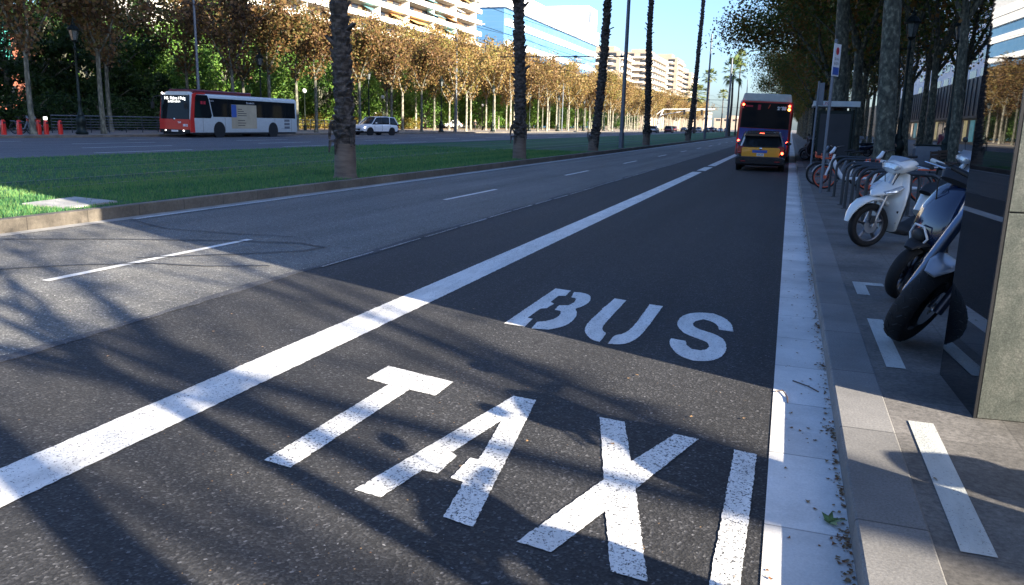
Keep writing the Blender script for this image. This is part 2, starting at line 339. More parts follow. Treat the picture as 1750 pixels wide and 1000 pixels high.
# ---------------------------------------------------------------- mesh helpers
class MB:
    def __init__(s): s.v = []; s.f = []; s.mi = []
    def add(s, vs, fs, mi=0):
        o = len(s.v); s.v += [tuple(v) for v in vs]
        s.f += [tuple(i + o for i in f) for f in fs]; s.mi += [mi] * len(fs)
    def box(s, c, d, rot=None, mi=0):
        x, y, z = d[0] / 2, d[1] / 2, d[2] / 2
        vs = [Vector(p) for p in ((-x, -y, -z), (x, -y, -z), (x, y, -z), (-x, y, -z), (-x, -y, z), (x, -y, z), (x, y, z), (-x, y, z))]
        if rot is not None: vs = [rot @ v for v in vs]
        c = Vector(c)
        s.add([v + c for v in vs], [(3, 2, 1, 0), (4, 5, 6, 7), (0, 1, 5, 4), (1, 2, 6, 5), (2, 3, 7, 6), (3, 0, 4, 7)], mi)
    def b2(s, a, b, mi=0):
        s.box([(a[i] + b[i]) / 2 for i in range(3)], [abs(b[i] - a[i]) for i in range(3)], mi=mi)
    def loft(s, rings, cap=True, closed=False, mi=0):
        n = len(rings[0]); vs = [p for r in rings for p in r]; fs = []
        k = len(rings)
        for i in range(k if closed else k - 1):
            a = i * n; b = ((i + 1) % k) * n
            for j in range(n):
                j2 = (j + 1) % n
                fs.append((a + j, a + j2, b + j2, b + j))
        if cap and not closed:
            fs.append(tuple(range(n))[::-1]); fs.append(tuple(range((k - 1) * n, k * n)))
        s.add(vs, fs, mi)
    def tube(s, pts, rad, n=8, cap=True, mi=0, closed=False):
        pts = [Vector(p) for p in pts]
        if not hasattr(rad, '__len__'): rad = [rad] * len(pts)
        rings = []; up = None
        for i, p in enumerate(pts):
            if closed: t = pts[(i + 1) % len(pts)] - pts[i - 1]
            else: t = pts[min(i + 1, len(pts) - 1)] - pts[max(i - 1, 0)]
            t.normalize()
            if up is None:
                up = Vector((0, 0, 1)) if abs(t.z) < 0.9 else Vector((1, 0, 0))
            a = t.cross(up)
            if a.length < 1e-4: a = t.orthogonal()
            a.normalize(); b = a.cross(t).normalized(); up = b
            rings.append([p + (a * math.cos(q) + b * math.sin(q)) * rad[i] for q in [2 * math.pi * j / n for j in range(n)]])
        s.loft(rings, cap, closed, mi)
    def sweep(s, path, size, n=14, pw=2.3, mi=0, cap=True):
        """superellipse sections along a path in the local xz plane; size = (half width, half thickness)"""
        P = [Vector(p) for p in path]; rings = []
        Y = Vector((0, 1, 0))
        for i, p in enumerate(P):
            t = (P[min(i + 1, len(P) - 1)] - P[max(i - 1, 0)]).normalized()
            nr = t.cross(Y).normalized()
            w, h = size[i]
            r = []
            for j in range(n):
                q = 2 * math.pi * j / n; c, sn = math.cos(q), math.sin(q)
                r.append(p + Y * (w * math.copysign(abs(c) ** (2 / pw), c)) + nr * (h * math.copysign(abs(sn) ** (2 / pw), sn)))
            rings.append(r)
        s.loft(rings, cap, mi=mi)
    def lathe(s, prof, n=24, o=(0, 0, 0), axis='z', mi=0, cap=True):
        rings = []; o = Vector(o)
        for r, z in prof:
            rg = []
            for j in range(n):
                q = 2 * math.pi * j / n; a, b = r * math.cos(q), r * math.sin(q)
                rg.append(o + (Vector((a, b, z)) if axis == 'z' else Vector((a, z, b)) if axis == 'y' else Vector((z, a, b))))
            rings.append(rg)
        s.loft(rings, cap, mi=mi)
    def ball(s, c, r, n=12, m=8, mi=0):
        c = Vector(c); r = r if hasattr(r, '__len__') else (r, r, r); rings = []
        for i in range(m + 1):
            th = math.pi * (i / m); zz = -math.cos(th); rr = max(math.sin(th), 0.02)
            rings.append([c + Vector((r[0] * rr * math.cos(2 * math.pi * j / n), r[1] * rr * math.sin(2 * math.pi * j / n), r[2] * zz)) for j in range(n)])
        s.loft(rings, True, mi=mi)
    def prism(s, pts, t0, t1, plane='xz', mi=0):
        def P(a, b, t): return {'xz': (a, t, b), 'yz': (t, a, b), 'xy': (a, b, t)}[plane]
        n = len(pts)
        vs = [P(a, b, t0) for a, b in pts] + [P(a, b, t1) for a, b in pts]
        s.add(vs, [tuple(range(n)), tuple(range(2 * n - 1, n - 1, -1))] + [(i, (i + 1) % n, (i + 1) % n + n, i + n)[::-1] for i in range(n)], mi)
    def quad(s, a, b, c, d, mi=0): s.add([a, b, c, d], [(0, 1, 2, 3)], mi)
    def xf(s, mx):
        s.v = [tuple(mx @ Vector(v)) for v in s.v]; return s
    def build(s, name, mats, parent=None, smooth=False, bevel=0.0, fix=True):
        me = bpy.data.meshes.new(name)
        me.from_pydata(s.v, [], s.f)
        if not isinstance(mats, (list, tuple)): mats = [mats]
        for q in mats: me.materials.append(q)
        if len(mats) > 1:
            for p, k in zip(me.polygons, s.mi): p.material_index = k
        me.update()
        if fix and len(s.f) < 30000:
            import bmesh
            bm = bmesh.new(); bm.from_mesh(me); bmesh.ops.recalc_face_normals(bm, faces=bm.faces); bm.to_mesh(me); bm.free()
        if smooth:
            me.polygons.foreach_set('use_smooth', [True] * len(me.polygons))
            try: me.set_sharp_from_angle(angle=R(smooth if smooth is not True else 42))
            except Exception: pass
        o = bpy.data.objects.new(name, me); col.objects.link(o)
        if parent: o.parent = parent
        if bevel:
            bv = o.modifiers.new('bevel', 'BEVEL'); bv.width = bevel; bv.segments = 2; bv.limit_method = 'ANGLE'
        return o
def tag(o, label=None, cat=None, group=None, kind=None):
    if label: o['label'] = label
    if cat: o['category'] = cat
    if group: o['group'] = group
    if kind: o['kind'] = kind
    return o
def empty(name, loc=(0, 0, 0), rot=(0, 0, 0), label=None, cat=None, group=None):
    o = bpy.data.objects.new(name, None); col.objects.link(o)
    o.location = loc; o.rotation_euler = rot; o.empty_display_size = 0.2
    return tag(o, label, cat, group)
def kids(o): return [c for c in bpy.data.objects if c.parent == o]
def copy_tree(o, loc=None, rot=None, label=None, group=None, scale=None, _ch=None):
    c = o.copy(); col.objects.link(c)
    if loc is not None: c.location = loc
    if rot is not None: c.rotation_euler = rot
    if scale is not None: c.scale = scale
    if label: c['label'] = label
    if group: c['group'] = group
    for ch in o.children:
        d = ch.copy(); col.objects.link(d); d.parent = c
        for g in ch.children:
            e = g.copy(); col.objects.link(e); e.parent = d
    return c
def struct(name, mb, mt, **k): return tag(mb.build(name, mt, **k), kind='structure')
def text_mb(txt, size, bold=0.0, align='CENTER'):
    cu = bpy.data.curves.new('t', 'FONT'); cu.body = txt; cu.size = size; cu.align_x = align; cu.align_y = 'CENTER'; cu.offset = bold
    o = bpy.data.objects.new('t', cu); col.objects.link(o)
    dg = bpy.context.evaluated_depsgraph_get(); me = bpy.data.meshes.new_from_object(o.evaluated_get(dg))
    b = MB(); b.add([v.co for v in me.vertices], [tuple(p.vertices) for p in me.polygons])
    bpy.data.objects.remove(o); bpy.data.curves.remove(cu); bpy.data.meshes.remove(me)
    return b

# ---------------------------------------------------------------- ground, road, pavements
YN, YF = -40.0, 620.0
def sheet(name, x0, x1, y0, y1, z, mt, nx=1, **k):
    b = MB(); b.add([(x0, y0, z), (x1, y0, z), (x1, y1, z), (x0, y1, z)], [(0, 1, 2, 3)])
    return struct(name, b, mt, fix=False)
sheet('ground', -1500, 1500, -300, 2400, -0.03, M['ground'])
sheet('road', -9.62, 0.4, YN, YF, 0.0, M['asph_old'])
sheet('bus_lane', -4.72, 0.05, YN, YF, 0.004, M['asph_new'])
# worn seam between old and new asphalt
b = MB(); y = -5.0; pts = []
while y < 120:
    pts.append((y, 0.035 * math.sin(y * 1.7) + random.uniform(-.015, .015))); y += 0.12 if y < 30 else 1.0
for (a, da), (c, dc) in zip(pts, pts[1:]):
    w = 0.05 + 0.02 * math.sin(a * 2.3)
    b.quad((-4.73 + da - w, a, .008), (-4.73 + da + w, a, .008), (-4.73 + dc + w, c, .008), (-4.73 + dc - w, c, .008))
struct('asphalt_seam', b, M['seam'], fix=False)
# crack sealing lines on the far lane
def crack(pts, w, nm='crack_sealing'):
    b = MB()
    P = []
    for (x0, y0), (x1, y1) in zip(pts, pts[1:]):
        n = max(2, int(math.hypot(x1 - x0, y1 - y0) / .12))
        for i in range(n): P.append((x0 + (x1 - x0) * i / n + random.uniform(-.015, .015), y0 + (y1 - y0) * i / n + random.uniform(-.015, .015)))
    for (x0, y0), (x1, y1) in zip(P, P[1:]):
        d = Vector((x1 - x0, y1 - y0)).normalized(); nx, ny = -d.y * w, d.x * w
        b.quad((x0 - nx, y0 - ny, .009), (x0 + nx, y0 + ny, .009), (x1 + nx, y1 + ny, .009), (x1 - nx, y1 - ny, .009))
    return struct(nm, b, M['seam'], fix=False)
crack([(-9.2, 7.3), (-7.9, 8.0), (-6.7, 8.5), (-5.85, 8.75), (-5.4, 8.6), (-5.5, 8.2), (-6.1, 7.6), (-6.9, 6.9)], .02)
crack([(-7.6, 5.7), (-7.0, 6.4), (-6.4, 6.8), (-5.8, 6.9), (-5.1, 7.3)], .018)
crack([(-9.3, 9.5), (-8.2, 9.0), (-7.0, 9.05), (-6.1, 9.2)], .015)
sheet('far_road', -41.0, -21.88, YN, YF, 0.0, M['asph_far'])
sheet('pavement', 0.638, 27.0, YN, YF, 0.12, M['pave'])
# kerbs: real steps
def long_box(name, x0, x1, z0, z1, mt, y0=YN, y1=YF, bev=0.012):
    b = MB(); b.b2((x0, y0, z0), (x1, y1, z1)); return struct(name, b, mt, bevel=bev)
long_box('kerb', 0.375, 0.643, -0.02, 0.122, M['kerb'])
sheet('gutter', 0.045, 0.375, YN, YF, 0.008, M['gutter'])
long_box('kerb', -9.78, -9.62, -0.02, 0.185, M['kerb_med'])
long_box('kerb', -21.88, -21.72, -0.02, 0.16, M['kerb_med'])
sheet('lawn', -21.72, -9.78, YN, YF, 0.175, M['lawn'])
sheet('gutter', -9.62 + .0, -9.40, YN, YF, 0.006, M['concrete'])
for x in (-13.0, -14.5, -17.0, -18.5):
    sheet('tram_rail', x - .035, x + .035, YN, YF, 0.183, M['steel_dark'])
long_box('kerb', -41.25, -41.0, -0.02, 0.15, M['kerb_med'])
sheet('promenade', -54.0, -41.25, YN, YF, 0.146, M['pave_far'])
sheet('path', -78.0, -54.0, YN, YF, 0.15, M['dirt'])

# ---------------------------------------------------------------- painted markings
def marking(name, polys, mt, z, label, cat='road marking', group=None):
    """painted film: each polygon is a thin sheet on the surface"""
    b = MB()
    for p in polys: b.add([(x, y, z) for x, y in p], [tuple(range(len(p)))])
    o = b.build(name, mt, fix=False)
    return tag(o, label, cat, group)
def rect(x0, x1, y0, y1): return [(x0, y0), (x1, y0), (x1, y1), (x0, y1)]
_r = random.Random(2)
_L = [(-3.24 + _r.uniform(-.004, .004), -2 + i * .03) for i in range(560)]; _Rr = [(-2.91 + _r.uniform(-.004, .004), -2 + i * .03) for i in range(560)]
marking('lane_line', [rect(-3.24, -2.91, -30, -2), *[[_L[i], _Rr[i], _Rr[i + 1], _L[i + 1]] for i in range(559)], [_L[-1], _Rr[-1], (-2.91, 29.8), (-3.24, 29.8)]], M['paint'], .0085, 'long solid wide white line along the left edge of the dark bus lane')
marking('lane_line', [rect(-3.2, -2.88, 30.7, 33.8)], M['paint'], .0085, 'short white dash where the wide solid line ends, just before the taxi')
marking('lane_line', [rect(-3.2, -2.88, 34.8, 120)], M['paint'], .0085, 'wide white line continuing past the taxi and the red bus')
k = 0
for i in range(26):
    y0 = 5.62 + i * 9.45
    x = -6.6
    lab = ['nearest thin white dash, crossing the sunlit asphalt at the left', 'second thin white dash, first one wholly in shade', 'third thin white dash up the near road, level with the nearest palm', 'fourth thin white dash up the near road', 'fifth thin white dash up the near road', 'sixth thin white dash up the near road'][i] if i < 6 else 'one of the small white dashes receding along the middle of the near road'
    marking('lane_dash', [rect(x - .05, x + .05, y0, y0 + 3.1)], M['paint_fresh'], .006, lab, group=None if i < 6 else 'white dashes receding down the near road')
marking('edge_line', [rect(-9.40, -9.30, 9.6, 200)], M['paint_worn'], .0095, 'thin pale edge line beside the kerb of the grass median')
for xx, off in ((-25.6, 0), (-29.4, 3), (-33.2, 6), (-37.1, 1)):
    for i in range(24):
        y0 = 12 + off + i * 12.5
        marking('far_lane_dash', [rect(xx - .07, xx + .07, y0, y0 + 5.5)], M['paint_fresh'], .005, 'one of the pale lane dashes across the wide far carriageway', group='pale lane dashes on the far carriageway')
LET = {}
LET['B1'] = [(-2.053,7.425),(-1.886,7.39),(-1.872,7.131),(-1.932,7.102),(-1.928,6.815),(-1.88,6.771),(-1.888,6.564),(-1.934,6.524),(-1.933,6.155),(-1.883,6.14),(-1.867,5.871),(-2.051,5.9)]
LET['B2'] = [(-1.842,7.336),(-1.766,7.35),(-1.676,7.283),(-1.622,7.131),(-1.6,6.938),(-1.617,6.755),(-1.658,6.654),(-1.612,6.554),(-1.571,6.369),(-1.559,6.154),(-1.587,5.984),(-1.661,5.86),(-1.798,5.837),(-1.82,6.06),(-1.761,6.114),(-1.715,6.218),(-1.711,6.361),(-1.739,6.494),(-1.763,6.525),(-1.808,6.534),(-1.819,6.723),(-1.746,6.757),(-1.723,6.879),(-1.736,7.008),(-1.763,7.084),(-1.805,7.092)]
LET['U1'] = [(-1.42,7.228),(-1.302,7.194),(-1.298,6.221),(-1.281,6.074),(-1.248,5.979),(-1.214,5.946),(-1.209,5.67),(-1.265,5.69),(-1.34,5.803),(-1.394,5.947),(-1.425,6.11),(-1.433,6.348),(-1.425,6.733),(-1.438,6.776),(-1.426,6.89)]
LET['U2'] = [(-1.073,7.122),(-0.949,7.096),(-0.95,6.125),(-0.965,5.88),(-1.003,5.728),(-1.057,5.66),(-1.142,5.643),(-1.151,5.898),(-1.096,5.971),(-1.067,6.121),(-1.061,6.383)]
LET['S'] = [(-0.288,6.417),(-0.402,6.435),(-0.419,6.572),(-0.478,6.696),(-0.555,6.739),(-0.613,6.656),(-0.623,6.531),(-0.594,6.429),(-0.516,6.348),(-0.417,6.27),(-0.339,6.139),(-0.306,5.953),(-0.301,5.745),(-0.337,5.571),(-0.409,5.482),(-0.497,5.462),(-0.598,5.534),(-0.678,5.701),(-0.725,5.897),(-0.727,6.001),(-0.612,5.971),(-0.589,5.848),(-0.542,5.762),(-0.477,5.749),(-0.43,5.812),(-0.428,5.92),(-0.461,6.016),(-0.546,6.092),(-0.647,6.189),(-0.724,6.38),(-0.75,6.554),(-0.748,6.752),(-0.698,6.91),(-0.606,6.995),(-0.493,7.0),(-0.382,6.864),(-0.313,6.648)]
LET['T'] = [(-2.367,4.511),(-1.846,4.375),(-1.844,4.099),(-2.031,4.138),(-2.051,2.933),(-2.212,2.96),(-2.191,4.173),(-2.372,4.223)]
LET['A'] = [(-1.415,4.278),(-1.27,4.26),(-1.061,2.731),(-1.206,2.766),(-1.25,3.092),(-1.322,3.114),(-1.32,3.351),(-1.276,3.349),(-1.348,3.884),(-1.429,3.376),(-1.389,3.347),(-1.395,3.132),(-1.475,3.14),(-1.525,2.824),(-1.665,2.849)]
LET['X'] = [(-0.86,4.134),(-0.717,4.118),(-0.586,3.608),(-0.432,4.049),(-0.307,4.025),(-0.511,3.322),(-0.337,2.598),(-0.474,2.615),(-0.594,3.065),(-0.713,2.662),(-0.86,2.689),(-0.665,3.362)]
LET['I'] = [(-0.123,3.954),(-0.013,3.936),(-0.022,2.634),(-0.128,2.592)]
def smooth_poly(P, keep=48):
    """round the curved runs of an outline, keep its real corners"""
    for _ in range(2):
        Q = []; n = len(P)
        for i in range(n):
            a, p, c = Vector(P[i - 1]), Vector(P[i]), Vector(P[(i + 1) % n])
            an = math.degrees((p - a).angle(c - p)) if (p - a).length > 1e-6 and (c - p).length > 1e-6 else 0
            if an > keep or an < 3: Q.append(tuple(p))
            else: Q += [tuple(p.lerp(a, .25)), tuple(p.lerp(c, .25))]
        P = Q
    return P
for k in ('B2', 'U1', 'U2', 'S'): LET[k] = smooth_poly(LET[k])
def ragged(P, step=.018, amp=.0028, seed=1):
    """hand-rolled paint never ends in a perfect line"""
    r_ = random.Random(seed); Q = []
    for i in range(len(P)):
        a, c = Vector(P[i]), Vector(P[(i + 1) % len(P)]); n = max(1, int((c - a).length / step))
        for j in range(n): v = a.lerp(c, j / n); Q.append((v.x + r_.uniform(-amp, amp), v.y + r_.uniform(-amp, amp)))
    return Q
for k in LET: LET[k] = ragged(LET[k])
marking('edge_line', [rect(-4.70 + .02 * math.sin(i), -4.665 + .02 * math.sin(i), 7.4 + i * 1.3, 8.55 + i * 1.3) for i in range(40)], M['paint_ghost'], .0125, 'faint broken pale line along the seam between worn and dark asphalt')
marking('painted_word', [LET[k] for k in ('T', 'A', 'X', 'I')], M['paint_worn'], .0085, 'white word TAXI painted on the dark lane, half in sun and branch shadows', 'road lettering')
marking('painted_word', [LET[k] for k in ('B1', 'B2', 'U1', 'U2', 'S')], M['paint'], .0085, 'white stencilled word BUS painted on the dark lane, mostly in shade', 'road lettering')
# parking bay marks on the pavement
marking('bay_mark', [rect(.72, .84, 3.02, 4.42)], M['paint_pave'], .1245, 'longest white bar painted on the sunlit pavement beside the stone pillar')
marking('bay_mark', [rect(.72, .835, 5.44, 6.86)], M['paint_pave'], .1245, 'white bar painted on the pavement by the big motorcycle tyre')
marking('bay_mark', [[(.72, 7.88), (.83, 7.88), (.83, 8.4), (1.0, 8.4), (1.0, 8.55), (.72, 8.55)]], M['paint_pave'], .1245, 'small white L-shaped corner mark painted on the pavement by the navy scooter')
# concrete cover in the lawn
b = MB(); b.prism([(-10.95, 9.05), (-9.98, 9.02), (-10.1, 10.05), (-11.15, 10.2)], .15, .205, 'xy')
tag(b.build('inspection_cover', M['concrete'], bevel=.01), 'flat concrete cover slab set in the grass near the median kerb', 'cover slab')

# ---------------------------------------------------------------- grass blades (uncountable)
def in_view(x, y, mrg=0.03):
    d = Vector((x, y, -1.4)); fz = d.dot(f2)
    if fz < .1: return False
    u, v = d.dot(r3) / fz, d.dot(u3) / fz
    return abs(u) < .643 + mrg and abs(v) < .37 + mrg
b = MB(); rg = random.Random(3)
vs = b.v; fs = b.f
cnt = 0
while cnt < 62000:
    y = 6.5 + 34 * rg.random() ** 1.8
    x = rg.uniform(-21.7, -9.8) if rg.random() < .55 else rg.uniform(-13.5, -9.8)
    if not in_view(x, y): continue
    if -11.2 < x < -9.95 and 9.0 < y < 10.2 and rg.random() < .93: continue
    if abs(x + 13) < .08 or abs(x + 14.5) < .08: continue
    h = rg.uniform(.025, .06) * (1 + y * .02); w = rg.uniform(.004, .008) * (1 + y * .045); a = rg.uniform(0, 6.28); ca, sa = math.cos(a) * w, math.sin(a) * w
    lx, ly = rg.uniform(-.03, .03), rg.uniform(-.03, .03)
    n = len(vs); vs += [(x - ca, y - sa, .17), (x + ca, y + sa, .17), (x + lx, y + ly, .175 + h)]; fs.append((n, n + 1, n + 2)); cnt += 1
b.mi = [0] * len(fs)
tag(b.build('grass', M['blade'], fix=False), 'short mown green grass growing on the tram median', 'grass', kind='stuff')

# ---------------------------------------------------------------- litter: fallen leaves
def leaf_shape(b, c, s, rg, z, curl=.25):
    a = rg.uniform(0, 6.28); n = 7; tilt = rg.uniform(-curl, curl); t2 = rg.uniform(-curl, curl)
    P = []
    for j in range(n):
        q = 2 * math.pi * j / n; r = s * (1 if j % 2 == 0 else .6) * rg.uniform(.8, 1.1)
        x, y = r * math.cos(q), r * math.sin(q) * .8
        P.append((c[0] + x * math.cos(a) - y * math.sin(a), c[1] + x * math.sin(a) + y * math.cos(a), z + s * .12 + abs(x * tilt + y * t2)))
    b.add([(c[0], c[1], z + .002)] + P, [(0, j + 1, (j + 1) % n + 1) for j in range(n)])
rg = random.Random(11)
b = MB()
for i in range(1500):
    y = 2.3 + 40 * rg.random() ** 1.9
    if rg.random() < .82: x = .37 - abs(rg.gauss(0, .027)) ; z = .010
    else: x = rg.uniform(.06, .37); z = .010
    if rg.random() < .35 and y < 8: y += .3 * math.sin(y * 5)
    leaf_shape(b, (x, y), rg.uniform(.004, .017), rg, z, .6)
tag(b.build('leaf_litter', M['dead_leaf'], fix=False), 'crumbled brown leaves gathered in the gutter along the kerb', 'leaf litter', kind='stuff')
b = MB()
for i in range(240):
    y = 2.5 + 30 * rg.random(); x = rg.uniform(-8, .0); leaf_shape(b, (x, y), rg.uniform(.006, .016), rg, .012, .4)
for i in range(220):
    y = 6 + 30 * rg.random(); x = rg.uniform(-20, -9.9); leaf_shape(b, (x, y), rg.uniform(.012, .03), rg, .2, .4)
for i in range(160):
    y = 2.5 + 20 * rg.random(); x = rg.uniform(.66, 4); leaf_shape(b, (x, y), rg.uniform(.006, .014), rg, .127, .4)
for i in range(260):
    y = 2.0 + 3.0 * rg.random(); x = rg.uniform(-3.5, .0) if i % 3 else rg.gauss(-1.7, .25); leaf_shape(b, (x, y), rg.uniform(.002, .006), rg, .010, .4)
tag(b.build('scattered_leaves', M['dead_leaf'], fix=False), 'small fallen leaves and crumbs scattered over road, lawn and pavement', 'leaf litter', kind='stuff')
b = MB(); lobes = [(0, 1.0), (.35, .45), (.75, .92), (1.15, .42), (1.6, .85), (2.1, .35), (3.14, .5), (4.18, .35), (4.68, .85), (5.13, .42), (5.53, .92), (5.93, .45)]
P = [(.300 + .062 * r * math.cos(a + .6), 3.31 + .075 * r * math.sin(a + .6), .016 + .022 * abs(math.sin(a * 1.5)) * r) for a, r in lobes]
b.add([(.300, 3.31, .012)] + P, [(0, j + 1, (j + 1) % len(P) + 1) for j in range(len(P))])
b.tube([(.300, 3.31, .014), (.34, 3.34, .02), (.37, 3.345, .016)], .0018, 5)
M['green_leaf'] = mat('green_leaf', (0.10, 0.16, 0.035), .5, var=.4, nscale=30)
tag(b.build('fallen_leaf', M['green_leaf']), 'large green plane leaf lying on the white gutter strip', 'leaf')
for pts, lab in (([(.055, 4.98, .014), (.10, 5.0, .02), (.125, 4.9, .016), (.13, 4.8, .014)], 'bent dark twig lying across the edge of the white gutter strip'),
                 ([(.16, 5.25, .014), (.25, 5.15, .02), (.31, 5.08, .014)], 'thin straight twig lying on the white gutter strip behind the bent one')):
    b = MB(); b.tube(pts, .004, 6); tag(b.build('twig', M['wood']), lab, 'twig')

# ---------------------------------------------------------------- trees
def branch_tree(rg, H, r0, fork, spread, levels=3, nl=3, limbs=None, droop=0.0):
    """tapered trunk and limbs as one mesh; returns mesh and limb points"""
    b = MB(); tips = []
    def grow(p, d, L, r, lv):
        n = 6; pts = [p.copy()]; rad = [r]; q = p.copy(); dd = d.copy()
        for i in range(n):
            dd = (dd + Vector((rg.uniform(-.13, .13), rg.uniform(-.13, .13), rg.uniform(-.02, .10) - droop))).normalized()
            q = q + dd * (L / n); pts.append(q.copy()); rad.append(r * (1 - .55 * (i + 1) / n))
            if lv >= 1: tips.append((q.copy(), lv))
        b.tube(pts, rad, 8 if lv < 2 else 5)
        if lv < levels:
            k = nl if lv == 0 else rg.choice((2, 3))
            a0 = rg.uniform(0, 6.28)
            for j in range(k):
                s = n if (j < 2 or lv == 0) else rg.randint(2, n - 1)
                a = a0 + 6.283 * j / k + rg.uniform(-.5, .5); t = spread * rg.uniform(.6, 1.25)
                base = dd
                o = base.orthogonal().normalized(); o2 = base.cross(o)
                nd = (base * math.cos(t) + (o * math.cos(a) + o2 * math.sin(a)) * math.sin(t)).normalized()
                nd.z = max(nd.z, .1); nd.normalize()
                grow(pts[s], nd, L * rg.uniform(.55, .8) * (1.1 if lv == 0 else 1), rad[s] * rg.uniform(.62, .85), lv + 1)
    # trunk with a flare
    n = 8; pts = []; rad = []
    wob = Vector((rg.uniform(-.05, .05), rg.uniform(-.05, .05), 0))
    for i in range(n + 1):
        t = i / n; pts.append(Vector((wob.x * math.sin(t * 3), wob.y * math.sin(t * 2.4), fork * t)))
        rad.append(r0 * (1.0 - .28 * t + .35 * max(0, .12 - t) / .12) * rg.uniform(.96, 1.05))
    b.tube(pts, rad, 14)
    a0 = rg.uniform(0, 6.28)
    for j in range(nl):
        a = a0 + 6.283 * j / nl + rg.uniform(-.4, .4); t = spread * rg.uniform(.35, 1.0)
        grow(pts[-1] - Vector((0, 0, .05)), Vector((math.cos(a) * math.sin(t), math.sin(a) * math.sin(t), math.cos(t))), (H - fork) * rg.uniform(.42, .55), r0 * .58, 1)
    return b, tips
def leaf_cards(rg, centers, n, size, rad, shape='quad', flat=0.0):
    b = MB(); vs = b.v; fs = b.f
    for i in range(n):
        c, cr = rg.choice(centers)
        cr = cr * rad
        d = Vector((rg.gauss(0, 1), rg.gauss(0, 1), rg.gauss(0, .8))).normalized() * (cr * rg.random() ** .45)
        p = c + d; s = size * rg.uniform(.6, 1.3)
        nrm = Vector((rg.gauss(0, 1), rg.gauss(0, 1), rg.gauss(0.4, 1))).normalized()
        a = nrm.orthogonal().normalized(); bb = nrm.cross(a); q = rg.uniform(0, 6.28)
        u = (a * math.cos(q) + bb * math.sin(q)) * s; v = (bb * math.cos(q) - a * math.sin(q)) * s
        k = len(vs)
        if shape == 'quad':
            vs += [tuple(p - u * .5), tuple(p + v * .42 + u * .05), tuple(p + u * .6), tuple(p - v * .42 + u * .05)]; fs.append((k, k + 1, k + 2, k + 3))
        elif shape == 'leaf':
            w = nrm * s * .14
            vs += [tuple(p - u * .5), tuple(p - u * .1 + v * .5), tuple(p + u * .15 + v * .25 + w), tuple(p + u * .6), tuple(p + u * .15 - v * .25 + w), tuple(p - u * .1 - v * .5)]
            fs.append((k, k + 1, k + 2, k + 3, k + 4, k + 5))
    b.mi = [0] * len(fs)
    return b
def crown_from(tips, rg, zmin=0, rmax=99):
    return [(t, 1.0 if lv >= 2 else .7) for t, lv in tips if t.z > zmin and math.hypot(t.x, t.y) < rmax]
def make_tree(name, seed, H, r0, fork, spread, leaves, lsize, lrad, bark, leafm, label, cat='tree', levels=3, nl=3, zmin=0, shape='quad', droop=0):
    rg = random.Random(seed)
    root = empty(name, label=label, cat=cat)
    tb, tips = branch_tree(rg, H, r0, fork, spread, levels, nl, droop=droop)
    tb.build('trunk', bark, root, smooth=60, fix=False)
    ctr = crown_from(tips, rg, zmin)
    if leaves: leaf_cards(rg, ctr, leaves, lsize, lrad, shape).build('crown', leafm, root, fix=False)
    return root
used_roots = set()
def place(proto, loc, rz, sc, label, group):
    if proto.name not in used_roots:
        used_roots.add(proto.name); o = proto
        o.location = loc; o.rotation_euler = (0, 0, rz); o.scale = sc if hasattr(sc, '__len__') else (sc, sc, sc)
        o['label'] = label
        if group: o['group'] = group
        elif 'group' in o: del o['group']
        return o
    return copy_tree(proto, loc, (0, 0, rz), label, group, sc if hasattr(sc, '__len__') else (sc, sc, sc))

# right pavement plane trees (in shade)
PR = [make_tree('plane_tree', 100 + i, 15.5, .25, [4.8, 5.4, 4.4][i], .8, 13000, .18, 1.45, M['bark'], M['leaf_green'], 'plane tree', nl=4, zmin=4.6, shape='leaf', droop=.03) for i in range(3)]
PL = [make_tree('plane_tree', 120 + i, 15.5, .22, [5.5, 6.2][i], .6, 4300, .18, 1.2, M['bark'], M['leaf_green'], 'plane tree', nl=4, zmin=5.5, shape='leaf') for i in range(2)]
PT = make_tree('plane_tree', 133, 17.5, .27, 7.0, 1.12, 22000, .18, 1.5, M['bark'], M['leaf_green'], 'plane tree', nl=5, zmin=4.8, shape='leaf', droop=.05)
rt = [ # x, y, scale, label
 (2.98, 29.0, 1.02, 'thick mottled plane tree standing just behind the white scooter'),
 (2.2, 43.0, 1.18, 'plane tree left of the white bicycle handlebars, nearest the kerb past the tall sign'),
 (3.2, 46.5, 1.25, 'plane tree directly behind the bicycle saddle, second left of the thick mottled trunk'),
 (5.4, 44.5, 1.0, 'plane tree just right of the dark lamp post, beyond the thick mottled trunk'),
 (7.0, 48.0, 1.0, 'plane tree left of the benches, trunk rising in front of the red banner'),
 (6.15, 36.0, .95, 'slim plane tree right of the benches, closest one to the black pillar'),
]
for i, (x, y, s, lab) in enumerate(rt):
    place(PT if i < 2 else PR[i % 3] if i < 3 else PL[i % 2], (x, y, .12), i * 2.1, (s * 1.18, s * 1.18, s * .98) if i < 2 else s * .98, lab, None).rotation_euler = (Matrix.Rotation(R(-[3.2, 3, 2.6, 2.4, 2.2, 2][i]), 4, 'Y') @ Matrix.Rotation(i * 2.1, 4, 'Z')).to_euler()
rg = random.Random(5)
for y in range(56, 330, 9):
    for x in (2.4, 9.5):
        if x > 9 and y > 140: continue
        q = rg.uniform(.9, 1.08); place(PR[rg.randrange(3)] if x < 5 else PL[rg.randrange(2)], (x + rg.uniform(-.4, .4), y + rg.uniform(-2, 2), .12), rg.uniform(0, 6), (q * 1.1, q * 1.1, q), 'plane tree in the shaded rows further down the right pavement', 'plane trees receding down the right pavement')
